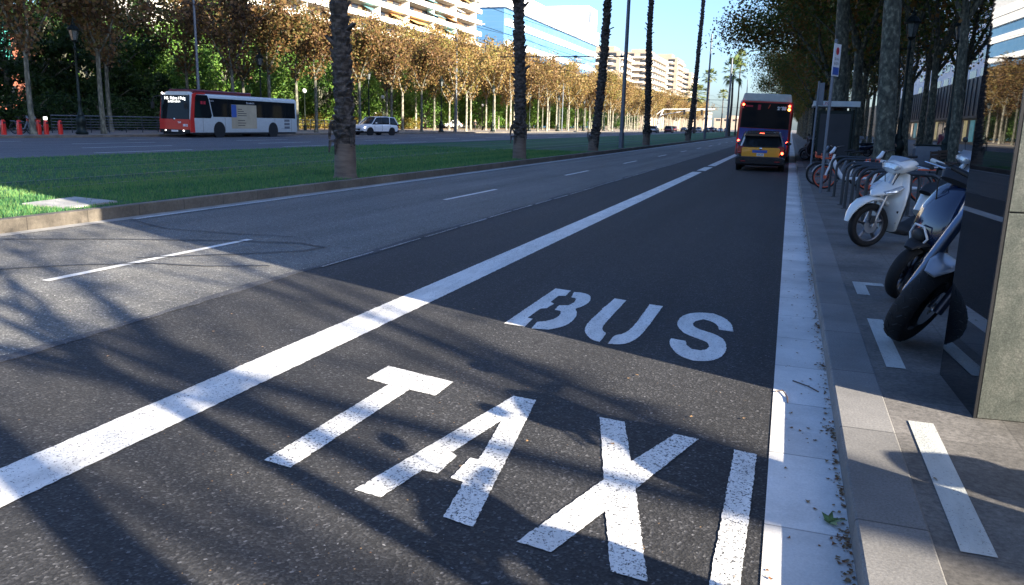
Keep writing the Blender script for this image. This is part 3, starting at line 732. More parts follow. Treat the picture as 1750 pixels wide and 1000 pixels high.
for x, y in ((2.9, 53), (4.2, 57), (7.6, 56), (10.2, 61), (11.5, 52), (14, 44), (19, 60)):
    place(PL[rg.randrange(2)], (x, y, .12), rg.uniform(0, 6), rg.uniform(.85, 1.0), 'plane tree among the crowded trunks in front of the dark shop building', 'plane trees in front of the shop building')
# leafless-looking trees beside the camera whose trunks and limbs shade the sunlit road
SH = make_tree('plane_tree', 301, 13.5, .14, 5.5, .7, 330, .17, .9, M['bark'], M['leaf_green'], 'slender plane tree', nl=4, zmin=5, shape='leaf')
for x, y, rz, s, lab in ((4.5, -.85, .4, 1, ''), (4.4, .15, 1.9, .62, ''), (9.5, -1.7, 2.0, .9, ''), (14.0, -2.6, 3.9, 1.0, ''), (18.5, -5.2, 1.0, 1.1, '')):
    place(SH, (x, y, .12), rz, s, 'thinly leaved plane tree on the pavement beside and behind the camera', 'thin plane trees behind the camera')
# left promenade, autumn
PA = [make_tree('autumn_plane_tree', 200 + i, [11.6, 11.0, 13.2, 12.8][i], .17, [4.6, 5.2, 4.4, 5.2][i], .66, 5200, .24, 1.05, M['bark_shaded'] if i < 2 else M['bark_pale'], M['leaf_autumn'] if i < 2 else M['leaf_gold'], 'autumn plane', nl=4, zmin=4.6) for i in range(4)]
named = [(-42.4, 36.3, 'pale leaning plane tree beside the red bicycle docks'), (-42.9, 42.0, 'plane tree at the left end of the railing, left of the oncoming bus'),
         (-42.3, 54.5, 'autumn plane tree rising behind the front of the white and red bus'), (-42.8, 60.0, 'autumn plane tree rising behind the middle of the white and red bus')]
for i, (x, y, lab) in enumerate(named): place(PA[[0, 1, 0, 1][i]], (x, y, .146), i * 1.3, 1.0, lab, None)
rg = random.Random(21)
y = 27.0; row = 0
for x0, ys in ((-42.6, [67, 75, 83, 91]), (-48.5, [30, 38, 47, 56, 65, 74, 83, 92])):
    for y in ys:
        place(PA[rg.choice((0, 1, 0, 1, 2))] if x0 < -45 else PA[int(y) % 2], (x0 + rg.uniform(-.5, .5), y + rg.uniform(-1.2, 1.2), .146), rg.uniform(0, 6), rg.uniform(.92, 1.06), {67: 'brown plane tree at the kerb just past the tail of the white and red bus', 75: 'brown plane tree at the kerb behind the white suv', 83: 'brown plane tree at the kerb a little right of the white suv', 91: 'brown plane tree at the kerb midway between the first two palms'}[y] if x0 > -45 else 'brown-leaved plane tree in the second row of the far promenade', None if x0 > -45 else 'brown plane trees in the second promenade row')
y = 100
while y < 430:
    for x0 in (-42.8, -49.0) + ((-55.5,) if y > 110 else ()):
        place(PA[rg.choice((2, 3, 2, 3, 1))], (x0 + rg.uniform(-.5, .5), y + rg.uniform(-1.5, 1.5), .146), rg.uniform(0, 6), rg.uniform(.9, 1.1), 'golden plane tree in the long pale-trunked rows of the far promenade', 'golden plane trees on the far promenade')
    y += 7.5 if y < 200 else 10
# park greenery behind
def bushy(name, seed, H, R_, leafm, n, ls, label, low=.1, trunk=True, cat='tree'):
    rg = random.Random(seed); root = empty(name, label=label, cat=cat)
    b = MB(); b.tube([(0, 0, 0), (.1, .05, H * .35), (0, .1, H * .6)], [.22, .17, .1], 10)
    C = []
    for i in range(26):
        a = rg.uniform(0, 6.28); t = rg.uniform(low, 1); rr = R_ * math.sqrt(max(0, 1 - (2 * t - 1) ** 2 * .8)) * rg.uniform(.3, .95)
        p = Vector((rr * math.cos(a), rr * math.sin(a), H * t * .93)); C.append((p, rg.uniform(.6, 1.2)))
        b.tube([(0, .05, H * t * .5), tuple(p * .6 + Vector((0, 0, H * t * .25))), tuple(p)], [.07, .05, .02], 5)
    b.build('trunk', M['bark'], root, fix=False)
    leaf_cards(rg, C, n, ls, R_ * .33).build('crown', leafm, root, fix=False)
    return root
PG = [bushy('evergreen_tree', 400 + i, [11.5, 9.5][i], 4.3, M['leaf_ever'], 7500, .28, 'evergreen') for i in range(2)]
PD = [bushy('dark_evergreen_tree', 410 + i, [13.0, 10.5][i], 4.2, M['leaf_dark'], 8000, .28, 'dark evergreen', low=.02) for i in range(2)]
for i, (x, y) in enumerate(((-55, 62), (-56, 70), (-55, 78), (-56, 86), (-55, 94), (-61, 68), (-62, 77), (-61, 86), (-62, 95), (-61, 104), (-68, 74), (-68, 84), (-68, 94), (-68, 104), (-55, 102), (-62, 112), (-68, 116))):
    place(PG[i % 2], (x - 3, y, .146), i * 1.9, .8 + .12 * (i % 3), 'bright green park tree behind the bus and the white car', 'bright green park trees behind the bus')
rg = random.Random(9)
for x, y in ((-57, 72), (-60, 80), (-63, 76)): place(PG[rg.randrange(2)], (x, y, .15), rg.uniform(0, 6), rg.uniform(1.0, 1.15), 'bright green evergreen rising behind the tail of the white and red bus', 'bright green evergreens behind the bus')
for x, y in ((-58, 92), (-62, 101), (-57, 110), (-63, 119), (-59, 130), (-64, 142), (-60, 155), (-66, 170), (-62, 186), (-66, 204), (-63, 225), (-68, 250), (-62, 84), (-66, 93), (-56, 120), (-67, 112), (-68, 128), (-62, 136), (-57, 146), (-63, 149), (-68, 160), (-60, 164), (-57, 174), (-60, 178), (-61, 194), (-66, 190), (-60, 213), (-64, 216), (-60, 235), (-66, 240), (-62, 247), (-62, 262), (-68, 268), (-63, 280), (-68, 296), (-62, 300), (-66, 320), (-62, 335), (-68, 350)):
    place(PG[rg.randrange(2)], (x, y, .15), rg.uniform(0, 6), rg.uniform(.85, 1.1), 'green park tree behind the promenade trunks', 'green park trees behind the promenade')
for i, (x, y) in enumerate(((-55, 40), (-57, 47), (-54.5, 54), (-58, 60), (-60, 52), (-62, 66), (-61, 44), (-63, 58), (-66, 50))):
    place(PD[i % 2], (x, y, .15), rg.uniform(0, 6), rg.uniform(.9, 1.15), 'dark evergreen behind the railing and the red docks', 'dark evergreens at the far left')
HG = bushy('hedge_shrub', 431, 2.6, 2.0, M['leaf_dark'], 3200, .16, 'hedge', low=0, cat='shrub')
for i in range(12): place(HG, (-50.8 - (i % 2) * .8, 38 + i * 2.9, .15), i * 1.1, (1.1, 1.1, 1.0), 'dark clipped shrub of the hedge behind the railing', 'dark hedge shrubs behind the railing')
for i in range(20): place(PG[i % 2], (-76 + (i % 3), 72 + i * 9, .15), i * 1.3, 1.25 + .1 * (i % 3), 'tall green tree at the back of the park, below the apartment balconies', 'tall green trees at the back of the park')
SB = bushy('autumn_shrub', 432, 2.4, 1.8, M['leaf_shrub'], 2400, .17, 'shrub', low=0, cat='shrub')
for i in range(11): place(SB, (-56.5 - (i % 3) * .7, 84 + i * 3.3, .15), i * 1.7, (1.2, 1.2, rg.uniform(.7, 1.05)), 'yellow-green shrub in the low bed beyond the white car', 'yellow-green shrubs beyond the white car')

# ---------------------------------------------------------------- palms
def palm(seed, H, r, boots, label, crown=True, cr=1.0, lean=(0, 0), base_h=.85, bare=False):
    rg = random.Random(seed)
    root = empty('fan_palm', label=label, cat='palm')
    b = MB(); pts = []; rad = []
    n = 26
    for i in range(n + 1):
        t = i / n; z = H * t
        pts.append(Vector((lean[0] * math.sin(t * 2.2) + .05 * math.sin(t * 9), lean[1] * t, z)))
        rr = r * (1.18 if z < base_h else 1.0) * (1 - .38 * t) * rg.uniform(.95, 1.05)
        rad.append(rr)
    def at(z):
        t = min(max(z / H, 0), .9999) * n; i = int(t); f = t - i
        return pts[i].lerp(pts[i + 1], f), rad[i] * (1 - f) + rad[i + 1] * f
    b.tube(pts, rad, 16)
    z = base_h + .1
    while z < H - .3 and boots:
        c, rr = at(z)
        k = 7
        a0 = rg.uniform(0, 6.28)
        for j in range(k):
            a = a0 + 6.283 * j / k + rg.uniform(-.2, .2)
            e = Vector((math.cos(a), math.sin(a), 0)); s = Vector((-math.sin(a), math.cos(a), 0))
            out = rg.uniform(.03, .10) + (.16 if rg.random() < .035 else 0); w = rg.uniform(.07, .12) * r / .23; h = rg.uniform(.12, .24)
            p = c + e * (rr * .88)
            tip = p + e * (out + rr * .12) + Vector((0, 0, h * rg.uniform(.7, 1.3)))
            q = [p - s * w, p + s * w, tip + s * w * .55, tip - s * w * .55]
            q2 = [v - e * .05 + Vector((0, 0, .03)) for v in q]
            b.add([tuple(v) for v in q + q2], [(0, 1, 2, 3), (7, 6, 5, 4), (0, 4, 5, 1), (1, 5, 6, 2), (2, 6, 7, 3), (3, 7, 4, 0)])
        z += rg.uniform(.15, .23)
    b.build('trunk', M['palm_bark'], root, fix=False)
    if base_h > .3 and boots:
        bb = MB(); p = []; q = []
        for i in range(9):
            t = i / 8; p.append(Vector((0, 0, base_h * t - .02))); q.append(r * (1.32 - .12 * t) + (.06 if i == 0 else 0) + rg.uniform(-.006, .006))
        bb.tube(p, q, 20); bb.build('trunk_base', M['palm_base'], root, smooth=True, fix=False)
        # torn strips hanging at the foot of the rough part
        bb = MB()
        for j in range(11):
            a = rg.uniform(0, 6.28); e = Vector((math.cos(a), math.sin(a), 0)); o = rg.uniform(.05, .16) if rg.random() < .4 else .05
            p0 = Vector((0, 0, base_h + rg.uniform(0, .5))) + e * r; bb.tube([p0, p0 + e * o + Vector((0, 0, rg.uniform(-.05, .12))), p0 + e * (o * 1.25) + Vector((0, 0, -rg.uniform(.15, .45)))], [.05, .045, .015], 5)
        bb.build('hanging_strips', M['palm_bark'], root, fix=False)
    if crown:
        cb = MB(); top = pts[-1]
        for i in range(34):
            a = i * 2.399 + rg.uniform(-.2, .2); el = 1.35 - 2.15 * (i / 34) + rg.uniform(-.1, .1)
            d = Vector((math.cos(a) * math.cos(el), math.sin(a) * math.cos(el), math.sin(el)))
            L = cr * rg.uniform(.85, 1.15); st = top + Vector((0, 0, .15)); hub = st + d * L
            cb.tube([st, st + d * L * .5 + Vector((0, 0, .05)), hub], [.03, .022, .015], 4)
            sd_ = d.cross(Vector((0, 0, 1))).normalized(); nr = sd_.cross(d).normalized()
            for j in range(15):
                q = (j - 7) / 7 * 1.45; ln = cr * rg.uniform(.65, .85) * (1 - .2 * abs(q))
                v = (d * math.cos(q) + sd_ * math.sin(q)).normalized(); w = v.cross(nr) * .045 * cr
                mid = hub + v * ln * .55 + nr * .05; tip = hub + v * ln + Vector((0, 0, -.22 * ln * rg.uniform(.5, 1.6)))
                k = len(cb.v); cb.v += [tuple(hub), tuple(mid + w), tuple(tip), tuple(mid - w)]; cb.f.append((k, k + 1, k + 2, k + 3)); cb.mi.append(0)
        cb.mi = [0] * len(cb.f)
        cb.build('crown', M['palm_leaf'], root, fix=False)
    return root
P1 = palm(1, 15.5, .205, True, 'palm', lean=(-.25, .0))
P2 = palm(2, 16.5, .205, True, 'palm', lean=(.5, .2), base_h=.7)
pl = [(P1, -10.1, 17.1, 0, 1.0, 'nearest rough-barked palm trunk on the median, left of the white car'),
      (P1, -10.1, 30.4, 0, 1.02, 'second palm trunk on the median, right of the person on the promenade'),
      (P2, -10.1, 43.1, 0, 1.04, 'palm trunk leaning right, just left of the tall grey tram pole'),
      (P1, -10.1, 60.2, .8, 1.05, 'straight palm trunk just right of the tall grey tram pole'),
      (P2, -10.1, 86.0, .2, 1.1, 'palm trunk with plane leaves hanging over it, right of the silver car')]
for p, x, y, rz, s, lab in pl: place(p, (x, y, .16), rz, (s, s, 1.0), lab, None)
P3 = palm(7, 8.3, .3, False, 'palm', base_h=0, cr=1.7); P4 = palm(8, 14.0, .24, False, 'palm', base_h=0, cr=1.45)
place(P3, (-20.6, 186, .16), 0, (1.05, 1.05, 1.0), 'short bushy green palm behind the leaning trunk with hanging leaves', None)
place(P4, (-21, 217, .16), 1, (1.0, 1.0, 1.0), 'tall palm with a sunlit yellow-green crown behind the far grey pole', None)
place(P4, (-20.5, 258, .16), 2, (.85, .85, .8), 'small distant palm with a round crown left of the red bus', None)
place(P3, (-10.1, 145, .16), 3, (.8, .8, 1.25), 'palm crown half hidden by plane leaves above the left corner of the red bus', None)
place(P4, (-10.2, 163, .16), 3, (.7, .7, 1.0), 'distant palm beside the last grey pole at the left of the red bus', None)

# ---------------------------------------------------------------- poles, lamps, wires
def grey_pole(x, y, h, label, arm=None, r=.13):
    root = empty('tram_pole', (x, y, .16), label=label, cat='pole')
    b = MB(); b.tube([(0, 0, 0), (0, 0, .95)], r * 1.25, 16); b.build('pole_base', M['steel'], root, smooth=True)
    b = MB(); b.tube([(0, 0, .9), (0, 0, h * .5), (0, 0, h)], [r, r * .9, r * .7], 16); b.build('pole', M['steel'], root, smooth=True)
    if arm:
        b = MB(); b.tube([(0, 0, arm), (-8.3, 0, arm - .02)], .035, 6)
        b.tube([(-3.2, 0, arm), (-3.3, 0, arm - .35), (-2.6, 0, arm - .42)], .018, 5); b.tube([(-7.2, 0, arm), (-7.3, 0, arm - .35), (-6.4, 0, arm - .42)], .018, 5)
        for xx in (-.25, -3.2, -7.2): b.tube([(xx - .1, 0, arm), (xx + .1, 0, arm)], .07, 8)
        b.build('bracket_arm', M['steel_dark'], root)
    return root
grey_pole(-10.1, 50.8, 14, 'tall grey tram pole with a long bracket arm, between two palm trunks', 5.6)
grey_pole(-10.1, 103, 12.5, 'tall grey pole on the median, right of the palm with hanging leaves', 5.9)
grey_pole(-10.1, 139, 12.5, 'distant grey pole on the median just left of the red bus', 5.9, .2)
grey_pole(-10.1, 190, 12, 'farthest grey pole on the median, glimpsed beside the red bus', 5.9)
for x, z, dy in ((-12.75, 5.3, 0), (-16.5, 5.3, 0), (-12.75, 6.5, 0), (-16.5, 6.5, 0)):
    b = MB(); ys = [-10, 50.8, 103, 139, 190, 300]
    P = []
    for a, c in zip(ys, ys[1:]):
        for i in range(8): t = i / 8; P.append((x, a + (c - a) * t, z + .3 - (1.0 if z > 6 else .12) * 4 * t * (1 - t) * .5))
    b.tube(P, .011, 4)
    tag(b.build('overhead_wire', M['steel_dark']), 'thin overhead tram wire strung above the grass median', 'wire', 'overhead tram wires')
def fern_lamp(label, y=0, x=0, h=6.5, first=[None], z=.146, s=1.0, group=None):
    if first[0] is None:
        root = empty('street_lamp', label=label, cat='street lamp')
        b = MB(); b.lathe([(.34, 0), (.36, .12), (.28, .2), (.24, .55), (.30, .65), (.27, .95), (.17, 1.1), (.19, 1.2), (.10, 1.35), (.09, 1.9), (.12, 2.0), (.075, 2.1), (.06, 4.9), (.10, 5.0), (.05, 5.1), (.04, 5.35)], 14)
        b.build('post', M['iron'], root, smooth=True)
        b = MB(); b.lathe([(.05, 5.3), (.16, 5.4), (.18, 5.45)], 6)
        for j in range(6):
            a = j * math.pi / 3; b.tube([(.17 * math.cos(a), .17 * math.sin(a), 5.42), (.29 * math.cos(a), .29 * math.sin(a), 6.0)], .016, 4)
        b.lathe([(.34, 6.0), (.36, 6.06), (.2, 6.25), (.11, 6.32), (.12, 6.42), (.04, 6.5), (.03, 6.68)], 12)
        b.build('lantern_frame', M['iron'], root)
        b = MB(); b.lathe([(.15, 5.44), (.265, 5.99)], 6); b.build('lantern_glass', M['lantern'], root)
        first[0] = root
        root.location = (x, y, z); root.scale = (s, s, s); return root
    o = copy_tree(first[0], (x, y, z), (0, 0, y), label, group, (s, s, s))
    if not group and 'group' in o: del o['group']
    return o
fern_lamp('black ornate lantern post on the promenade, left of the bus and the railing', 39.4, -42.0, s=1.04)
fern_lamp('black ornate lantern post rising behind the middle of the white and red bus', 58.3, -42.4, s=1.02)
fern_lamp('black ornate lantern post just behind the white car', 76.4, -42.2)
fern_lamp('black ornate lantern post third from the left palm, beside a tall thin pole', 95.1, -42.2, s=1.04)
fern_lamp('black ornate lantern post standing left of the second palm trunk', 114, -42.2, s=1.04)
fern_lamp('black ornate lantern post just right of the second palm trunk', 131.9, -42.2, s=1.0)
fern_lamp('black ornate lantern post midway between the second palm and the leaning palm', 149.8, -42.2, s=1.04)
for y in (170, 190, 211): fern_lamp('small distant ornate lantern post in the promenade row', y, -42.2, s=1.05, group='distant lantern posts')
fern_lamp('dark ornate lamp post on the right pavement, just right of the thick mottled trunk', 41.5, 4.75, z=.12, s=1.05)
fern_lamp('dark ornate lamp post beside the slim tree near the wooden benches', 37.5, 6.1, z=.12, s=.95)
def globe_lamp(x, y, label, proto=[None]):
    if proto[0] is None:
        root = empty('globe_lamp', label=label, cat='street lamp')
        b = MB(); b.lathe([(.16, 0), (.15, .5), (.07, .7), (.055, 3.8), (.10, 3.9), (.08, 3.95)], 10); b.build('post', M['iron'], root, smooth=True)
        b = MB(); b.ball((0, 0, 4.17), .24); b.build('globe', M['white'], root, smooth=True); proto[0] = root; root.location = (x, y, .146); return
    copy_tree(proto[0], (x, y, .146), label=label)
globe_lamp(-50, 76.4, 'small white globe lamp behind the tail of the bus, left of the nearest palm')
globe_lamp(-50, 94.2, 'small white globe lamp just right of the white car')
globe_lamp(-50, 130, 'small white globe lamp by the walking person, left of the second palm')
def tall_lamp(x, y, h, arm, label):
    root = empty('tall_lamp', (x, y, .146), label=label, cat='street lamp')
    b = MB(); b.tube([(0, 0, 0), (0, 0, h)], [.12, .07], 12); b.build('pole', M['steel'], root, smooth=True)
    if arm:
        b = MB(); b.tube([(0, 0, h - .2), (.3 * arm, 0, h + .1), (arm, 0, h + .35)], .035, 6); b.build('arm', M['steel'], root)
        b = MB(); b.box((arm + .35, 0, h + .38), (.9, .28, .12)); b.build('lamp_head', M['white'], root, bevel=.03)
tall_lamp(-41.8, 50.0, 13, 2.5, 'tall thin grey pole rising beside the front of the white and red bus')
tall_lamp(-42, 99.5, 13.2, 3.0, 'tall thin grey lamp pole whose arm reaches right towards the blue glass building')
tall_lamp(-42, 152, 13, 2.5, 'distant tall thin lamp pole among the golden trees')
# traffic gantry far away
root = empty('traffic_gantry', (-41.4, 266, .15), label='white mast and long arm of a traffic signal over the far carriageway', cat='traffic signal')
b = MB(); b.tube([(0, 0, 0), (.4, 0, 3.5), (1.6, 0, 6.6)], [.3, .26, .22], 8); b.tube([(-.3, 0, 5.2), (1.6, 0, 6.8), (18, 0, 7.2)], .16, 6); b.tube([(.9, 0, 5.0), (9, 0, 6.4), (18, 0, 7.0)], .12, 6); b.build('mast', M['white'], root)
for xx in (8.5, 14): b = MB(); b.box((xx, -.3, 6.0), (.6, .4, 1.6)); b.build('signal_head', M['plastic'], root)

# ---------------------------------------------------------------- buildings
def windows_grid(root, mt, x, y0, y1, z0, z1, ny, nz, wy, wz, face=1, depth=.12, frame=True):
    """window panels on a facade at plane x, facing +x (face=1) or -x"""
    for i in range(ny):
        for k in range(nz):
            cy = y0 + (y1 - y0) * (i + .5) / ny; cz = z0 + (z1 - z0) * (k + .5) / nz
            b = MB(); b.box((x + face * .01, cy, cz), (.08, wy, wz)); b.build('window', mt, root)
# apartment block with long balconies
ap = empty('apartment_block', (-88, 0, 0), label='pale apartment block with long balconies above the brown trees', cat='building')
b = MB(); b.b2((-16, 96, 0), (0, 221, 40)); b.build('wall', M['stucco_pale'], ap)
rg = random.Random(4)
for f in range(12):
    z = 4 + f * 3.05
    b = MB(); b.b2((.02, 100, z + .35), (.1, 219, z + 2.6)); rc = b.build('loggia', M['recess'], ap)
    y = 100.0
    while y < 216:
        w = rg.uniform(1.6, 3.2)
        bb = MB(); bb.b2((.11, y, z + .4), (.16, y + w, z + 2.35)); bb.build('window', M['window_dark'], rc)
        y += w + rg.uniform(2.5, 5)
    b = MB(); b.b2((.0, 98, z - .15), (2.1, 221.5, z + .12)); b.b2((1.95, 98, z + .12), (2.1, 221.5, z + 1.05)); b.build('balcony', M['stucco_pale'], ap)
    for y in range(105, 220, 14):
        b = MB(); b.b2((.1, y, z + .1), (2.0, y + .3, z + 2.9)); b.build('balcony_divider', M['stucco_pale'], ap)
    for j in range(5):
        y = rg.uniform(100, 212); b = MB(); w = rg.uniform(3, 6)
        b.add([(.2, y, z + 2.7), (.2, y + w, z + 2.7), (2.6, y + w, z + 1.5), (2.6, y, z + 1.5), (.2, y, z + 2.64), (.2, y + w, z + 2.64), (2.6, y + w, z + 1.44), (2.6, y, z + 1.44)], [(0, 1, 2, 3), (7, 6, 5, 4), (0, 3, 7, 4), (1, 5, 6, 2), (3, 2, 6, 7), (0, 4, 5, 1)])
        b.build('awning', rg.choice([M['awning'], M['awning'], M['awning_teal'], M['stucco_pale']]), ap)
# blue glass office building
bl = empty('office_building', (-88, 0, 0), label='office building of blue glass bands between white stripes beyond the second palm', cat='building')
b = MB(); b.b2((-40, 246, 0), (0, 372, 37.0)); b.build('curtain_wall', M['curtain'], bl)
for z, h in ((12.5, 1.5), (18.7, 1.7), (24.9, 1.9), (31.3, 2.1)):
    b = MB(); b.b2((-20, 247.5, z), (.5, 372.6, z + h)); b.build('white_band', M['stucco_white'], bl)
b = MB(); b.b2((-41, 245.5, 36.6), (.9, 373, 42.3)); b.build('parapet', M['stucco_white'], bl)
b = MB(); b.b2((.92, 245.5, 39.2), (1.0, 373, 39.5)); b.build('parapet_joint', M['steel'], bl)
b = MB(); b.b2((-26, 362, 42), (-2, 380, 53)); sl = b.build('stair_tower', M['stucco_white'], bl)
b = MB(); b.b2((-1.95, 363.5, 46), (-1.9, 368, 51)); b.build('louvre', M['steel'], sl)
b = MB(); b.b2((-30, 250, 0), (-6, 247.9, 3)); b.b2((-34, 244, 0), (-7, 245.9, 26)); b.build('low_wing', M['window_dark'], bl)
# brown towers far behind
def tower(y0, y1, x, h, mt, label, fl=3.2, ny=5, wm='window_dark', balc=True):
    r_ = empty('apartment_tower', (x, y0, 0), label=label, cat='building')
    L = y1 - y0
    b = MB(); b.b2((-22, 0, 0), (0, L, h)); b.build('wall', mt, r_)
    n = int((h - 6) / fl)
    for k in range(n):
        z = h - (k + 1) * fl
        if k > 8: break
        for i in range(ny):
            c = L * (i + .5) / ny; w = L / ny * .55
            b = MB(); b.b2((-.02, c - w / 2, z + .8), (.06, c + w / 2, z + 2.4)); b.build('window', M[wm], r_)
        for i in range(3):
            c = -22 + 22 * (i + .5) / 3
            b = MB(); b.b2((c - 2, -.06, z + .8), (c + 2, .02, z + 2.4)); b.build('window', M[wm], r_)
        if balc:
            b = MB(); b.b2((0, L * .08, z - .1), (1.6, L * .92, z + .9)); b.b2((-18, -1.4, z - .1), (-3, 0, z + .9)); b.build('balcony', M['stucco_pale'], r_)
    b = MB(); b.b2((-14, L * .3, h), (-5, L * .7, h + 3)); b.build('roof_house', mt, r_)
    return r_
tower(388, 420, -80, 36, M['stucco_brown'], 'brown apartment block with white balconies just right of the leaning palm trunk')
tower(440, 500, -74, 40, M['stucco_brown'], 'wide brown apartment block between the grey tram pole and the straight palm', ny=7)
tower(515, 545, -70, 43, M['stucco_brown'], 'brown apartment tower with stacked white balconies right of the straight palm', ny=4)
tower(556, 590, -66, 37, M['stucco_brown'], 'farthest brown tower, left of the short bushy green palm', ny=4)
tower(600, 660, -60, 13, M['stucco_brown'], 'low pale building far away behind the palm crowns', ny=6, balc=False)
tower(760, 860, -45, 10, M['stucco_brown'], 'hazy pale building closing the far end of the avenue', ny=8, balc=False)
for x0, x1, y0, h, lab in ((-150, -70, -150, 22, 'unseen block added behind the camera on the left of the avenue'), (-60, 10, -190, 26, 'unseen block added behind the camera closing the avenue'), (20, 90, -150, 20, 'unseen block added behind the camera on the right of the avenue')):  # unseen blocks added to hide the bright warm horizon from window reflections
    bb_ = empty('apartment_block', (x0, y0, 0), label=lab, cat='building'); b = MB(); b.b2((0, 0, 0), (x1 - x0, 14, h)); b.build('wall', M['stucco_brown'], bb_)
    for i in range(8):
        for k in range(6): b = MB(); b.b2((3 + i * (x1 - x0) / 8, 13.98, 2 + k * 3.2), (6 + i * (x1 - x0) / 8, 14.04, 3.8 + k * 3.2)); b.build('window', M['window_dark'], bb_)
# red brick building at left
rb = empty('brick_building', (-84, 40, 0), label='red brick building with a teal panel glimpsed through the trees at far left', cat='building')
b = MB(); b.b2((-14, 8, 0), (0, 50, 12.5)); b.build('wall', M['brick_red'], rb)
b = MB(); b.b2((.0, 21, 6.4), (.15, 30, 10.5)); b.build('panel', M['teal'], rb)
windows_grid(rb, M['window_dark'], .03, 10, 48, 1.5, 12, 7, 3, 2.2, 1.8)
kb = empty('park_kiosk', (-66, 88.0, .15), label='small pale park house seen between the bus tail and the nearest palm', cat='building')
b = MB(); b.b2((-3, -3, 0), (3, 3, 2.6)); b.build('wall', M['stucco_pale'], kb)
b = MB(); b.add([(-3.4, -3.4, 2.6), (3.4, -3.4, 2.6), (3.4, 3.4, 2.6), (-3.4, 3.4, 2.6), (0, 0, 4.2)], [(0, 1, 4), (1, 2, 4), (2, 3, 4), (3, 0, 4), (3, 2, 1, 0)]); b.build('roof', M['stucco_white'], kb)
b = MB(); b.b2((2.98, -1, .1), (3.06, .6, 2.0)); b.build('door', M['wood'], kb)
# buildings on the right: they cast the big shade over the road
sb = empty('shop_building', (25, 0, .12), label='dark clad shop building with red banners behind the right pavement trees', cat='building')
b = MB(); b.b2((0, 22, 0), (20, 330, 9.7)); b.build('plinth', M['facade_dark'], sb)
b = MB(); b.b2((0.0, -4.75 , 0), (20, 21.98, 9.7)); b.build('corner_wall', M['stucco_grey'], sb)
b = MB(); b.b2((5.0, 22.0, 9.7), (22, 68, 35)); b.b2((5.0, 68, 9.7), (22, 330, 27)); b.build('upper_wall', M['stucco_grey'], sb)
b = MB(); b.b2((.02, -4.73, 9.7), (22, 21.9, 43)); b.build('tower_wall', M['stucco_grey'], sb)
for k in range(5):
    for i in range(22):
        y = 38 + i * 9; z = 11 + k * 3.1
        b = MB(); b.b2((4.94, y, z), (5.02, y + 5.5, z + 1.7)); b.build('upper_window', M['window_dark'], sb)
for i in range(60):
    y = 24 + i * 3.0
    b = MB(); b.b2((-.14, y, 4.1), (.0, y + .22, 9.6)); b.build('cladding_fin', M['facade_dark'], sb)
b = MB(); b.b2((-.6, 22, 3.75), (.0, 330, 4.1)); b.build('canopy', M['facade_dark'], sb)
rg = random.Random(8)
for i in range(34):
    y = 60 + i * 5.2
    b = MB(); b.b2((-.04, y, .4), (.02, y + rg.uniform(2.4, 4.4), 3.5)); b.build('shop_window', M[rg.choice(['shop_lit', 'shop_lit', 'window_dark', 'shop_blue', 'window_dark'])], sb)
def banner(y, z, lab, red=True):
    r_ = empty('banner', (24.6, y, z), label=lab, cat='banner')
    b = MB(); b.b2((-.9, -.02, -3.4), (.0, .02, 0)); b.build('cloth', M['red_sign'] if red else M['white'], r_)
    b = MB(); b.tube([(.4, 0, .02), (-1.0, 0, .02)], .03, 6); b.tube([(.4, 0, -3.42), (-1.0, 0, -3.42)], .03, 6); b.build('bracket', M['steel'], r_)
    if red: b = MB(); b.b2((-.75, -.025, -3.25), (-.15, -.022, -2.9)); b.build('lettering', M['white'], r_)
banner(125, 8.6, 'larger red hanging banner on the dark building above the benches')
banner(168, 8.6, 'red hanging banner just right of the thick mottled trunk')
banner(113, 8.6, 'pale hanging banner nearest the slim tree on the dark building', False)
fs_ = empty('wall_sign', (24.9, 97, 5.0), label='small white curled sign on the dark shop building beside the black pillar', cat='sign')
b = MB()
for sgn in (-1, 1): b.tube([(-.2, sgn * .1 + sgn * 1.1 * math.sin(t * .6), .35 * math.sin(t * 1.6)) for t in range(6)], .1, 6)
b.build('symbol', M['led'], fs_)

# ---------------------------------------------------------------- black glass and granite pillar
pi_ = empty('stone_pillar', (1.073, 4.63, .12), label='tall pillar with a polished black side and a grey green granite front', cat='pillar')
pa = [(0.0, 0.0), (-.037, .79), (-.01, .81), (2.2, .90), (2.2, .25)]
PH = 11.0
b = MB(); b.prism([(.012, .016), (-.02, .775), (2.15, .86), (2.15, .25)], 0.0, PH - .02, 'xy'); b.build('core', M['facade_dark'], pi_)
b = MB(); b.prism([(-.012, .0), (-.049, .79), (-.022, .79), (.012, .0)], 0, PH, 'xy'); b.build('black_panel', M['black_glass'], pi_, bevel=.002)
for k in range(10):
    z0 = k * 1.1 + .004; z1 = min((k + 1) * 1.1 - .004, PH)
    b = MB(); b.prism([(.003, -.02), (2.25, .20), (2.25, .235), (.014, .013), (.003, .0)], z0, z1, 'xy'); b.build('granite_slab', M['granite'], pi_, bevel=.003)
b = MB(); b.prism([(-.014, -.022), (.0, -.022), (.0, -.003), (-.014, -.003)], 0, PH, 'xy'); b.build('corner_trim', M['plastic'], pi_)

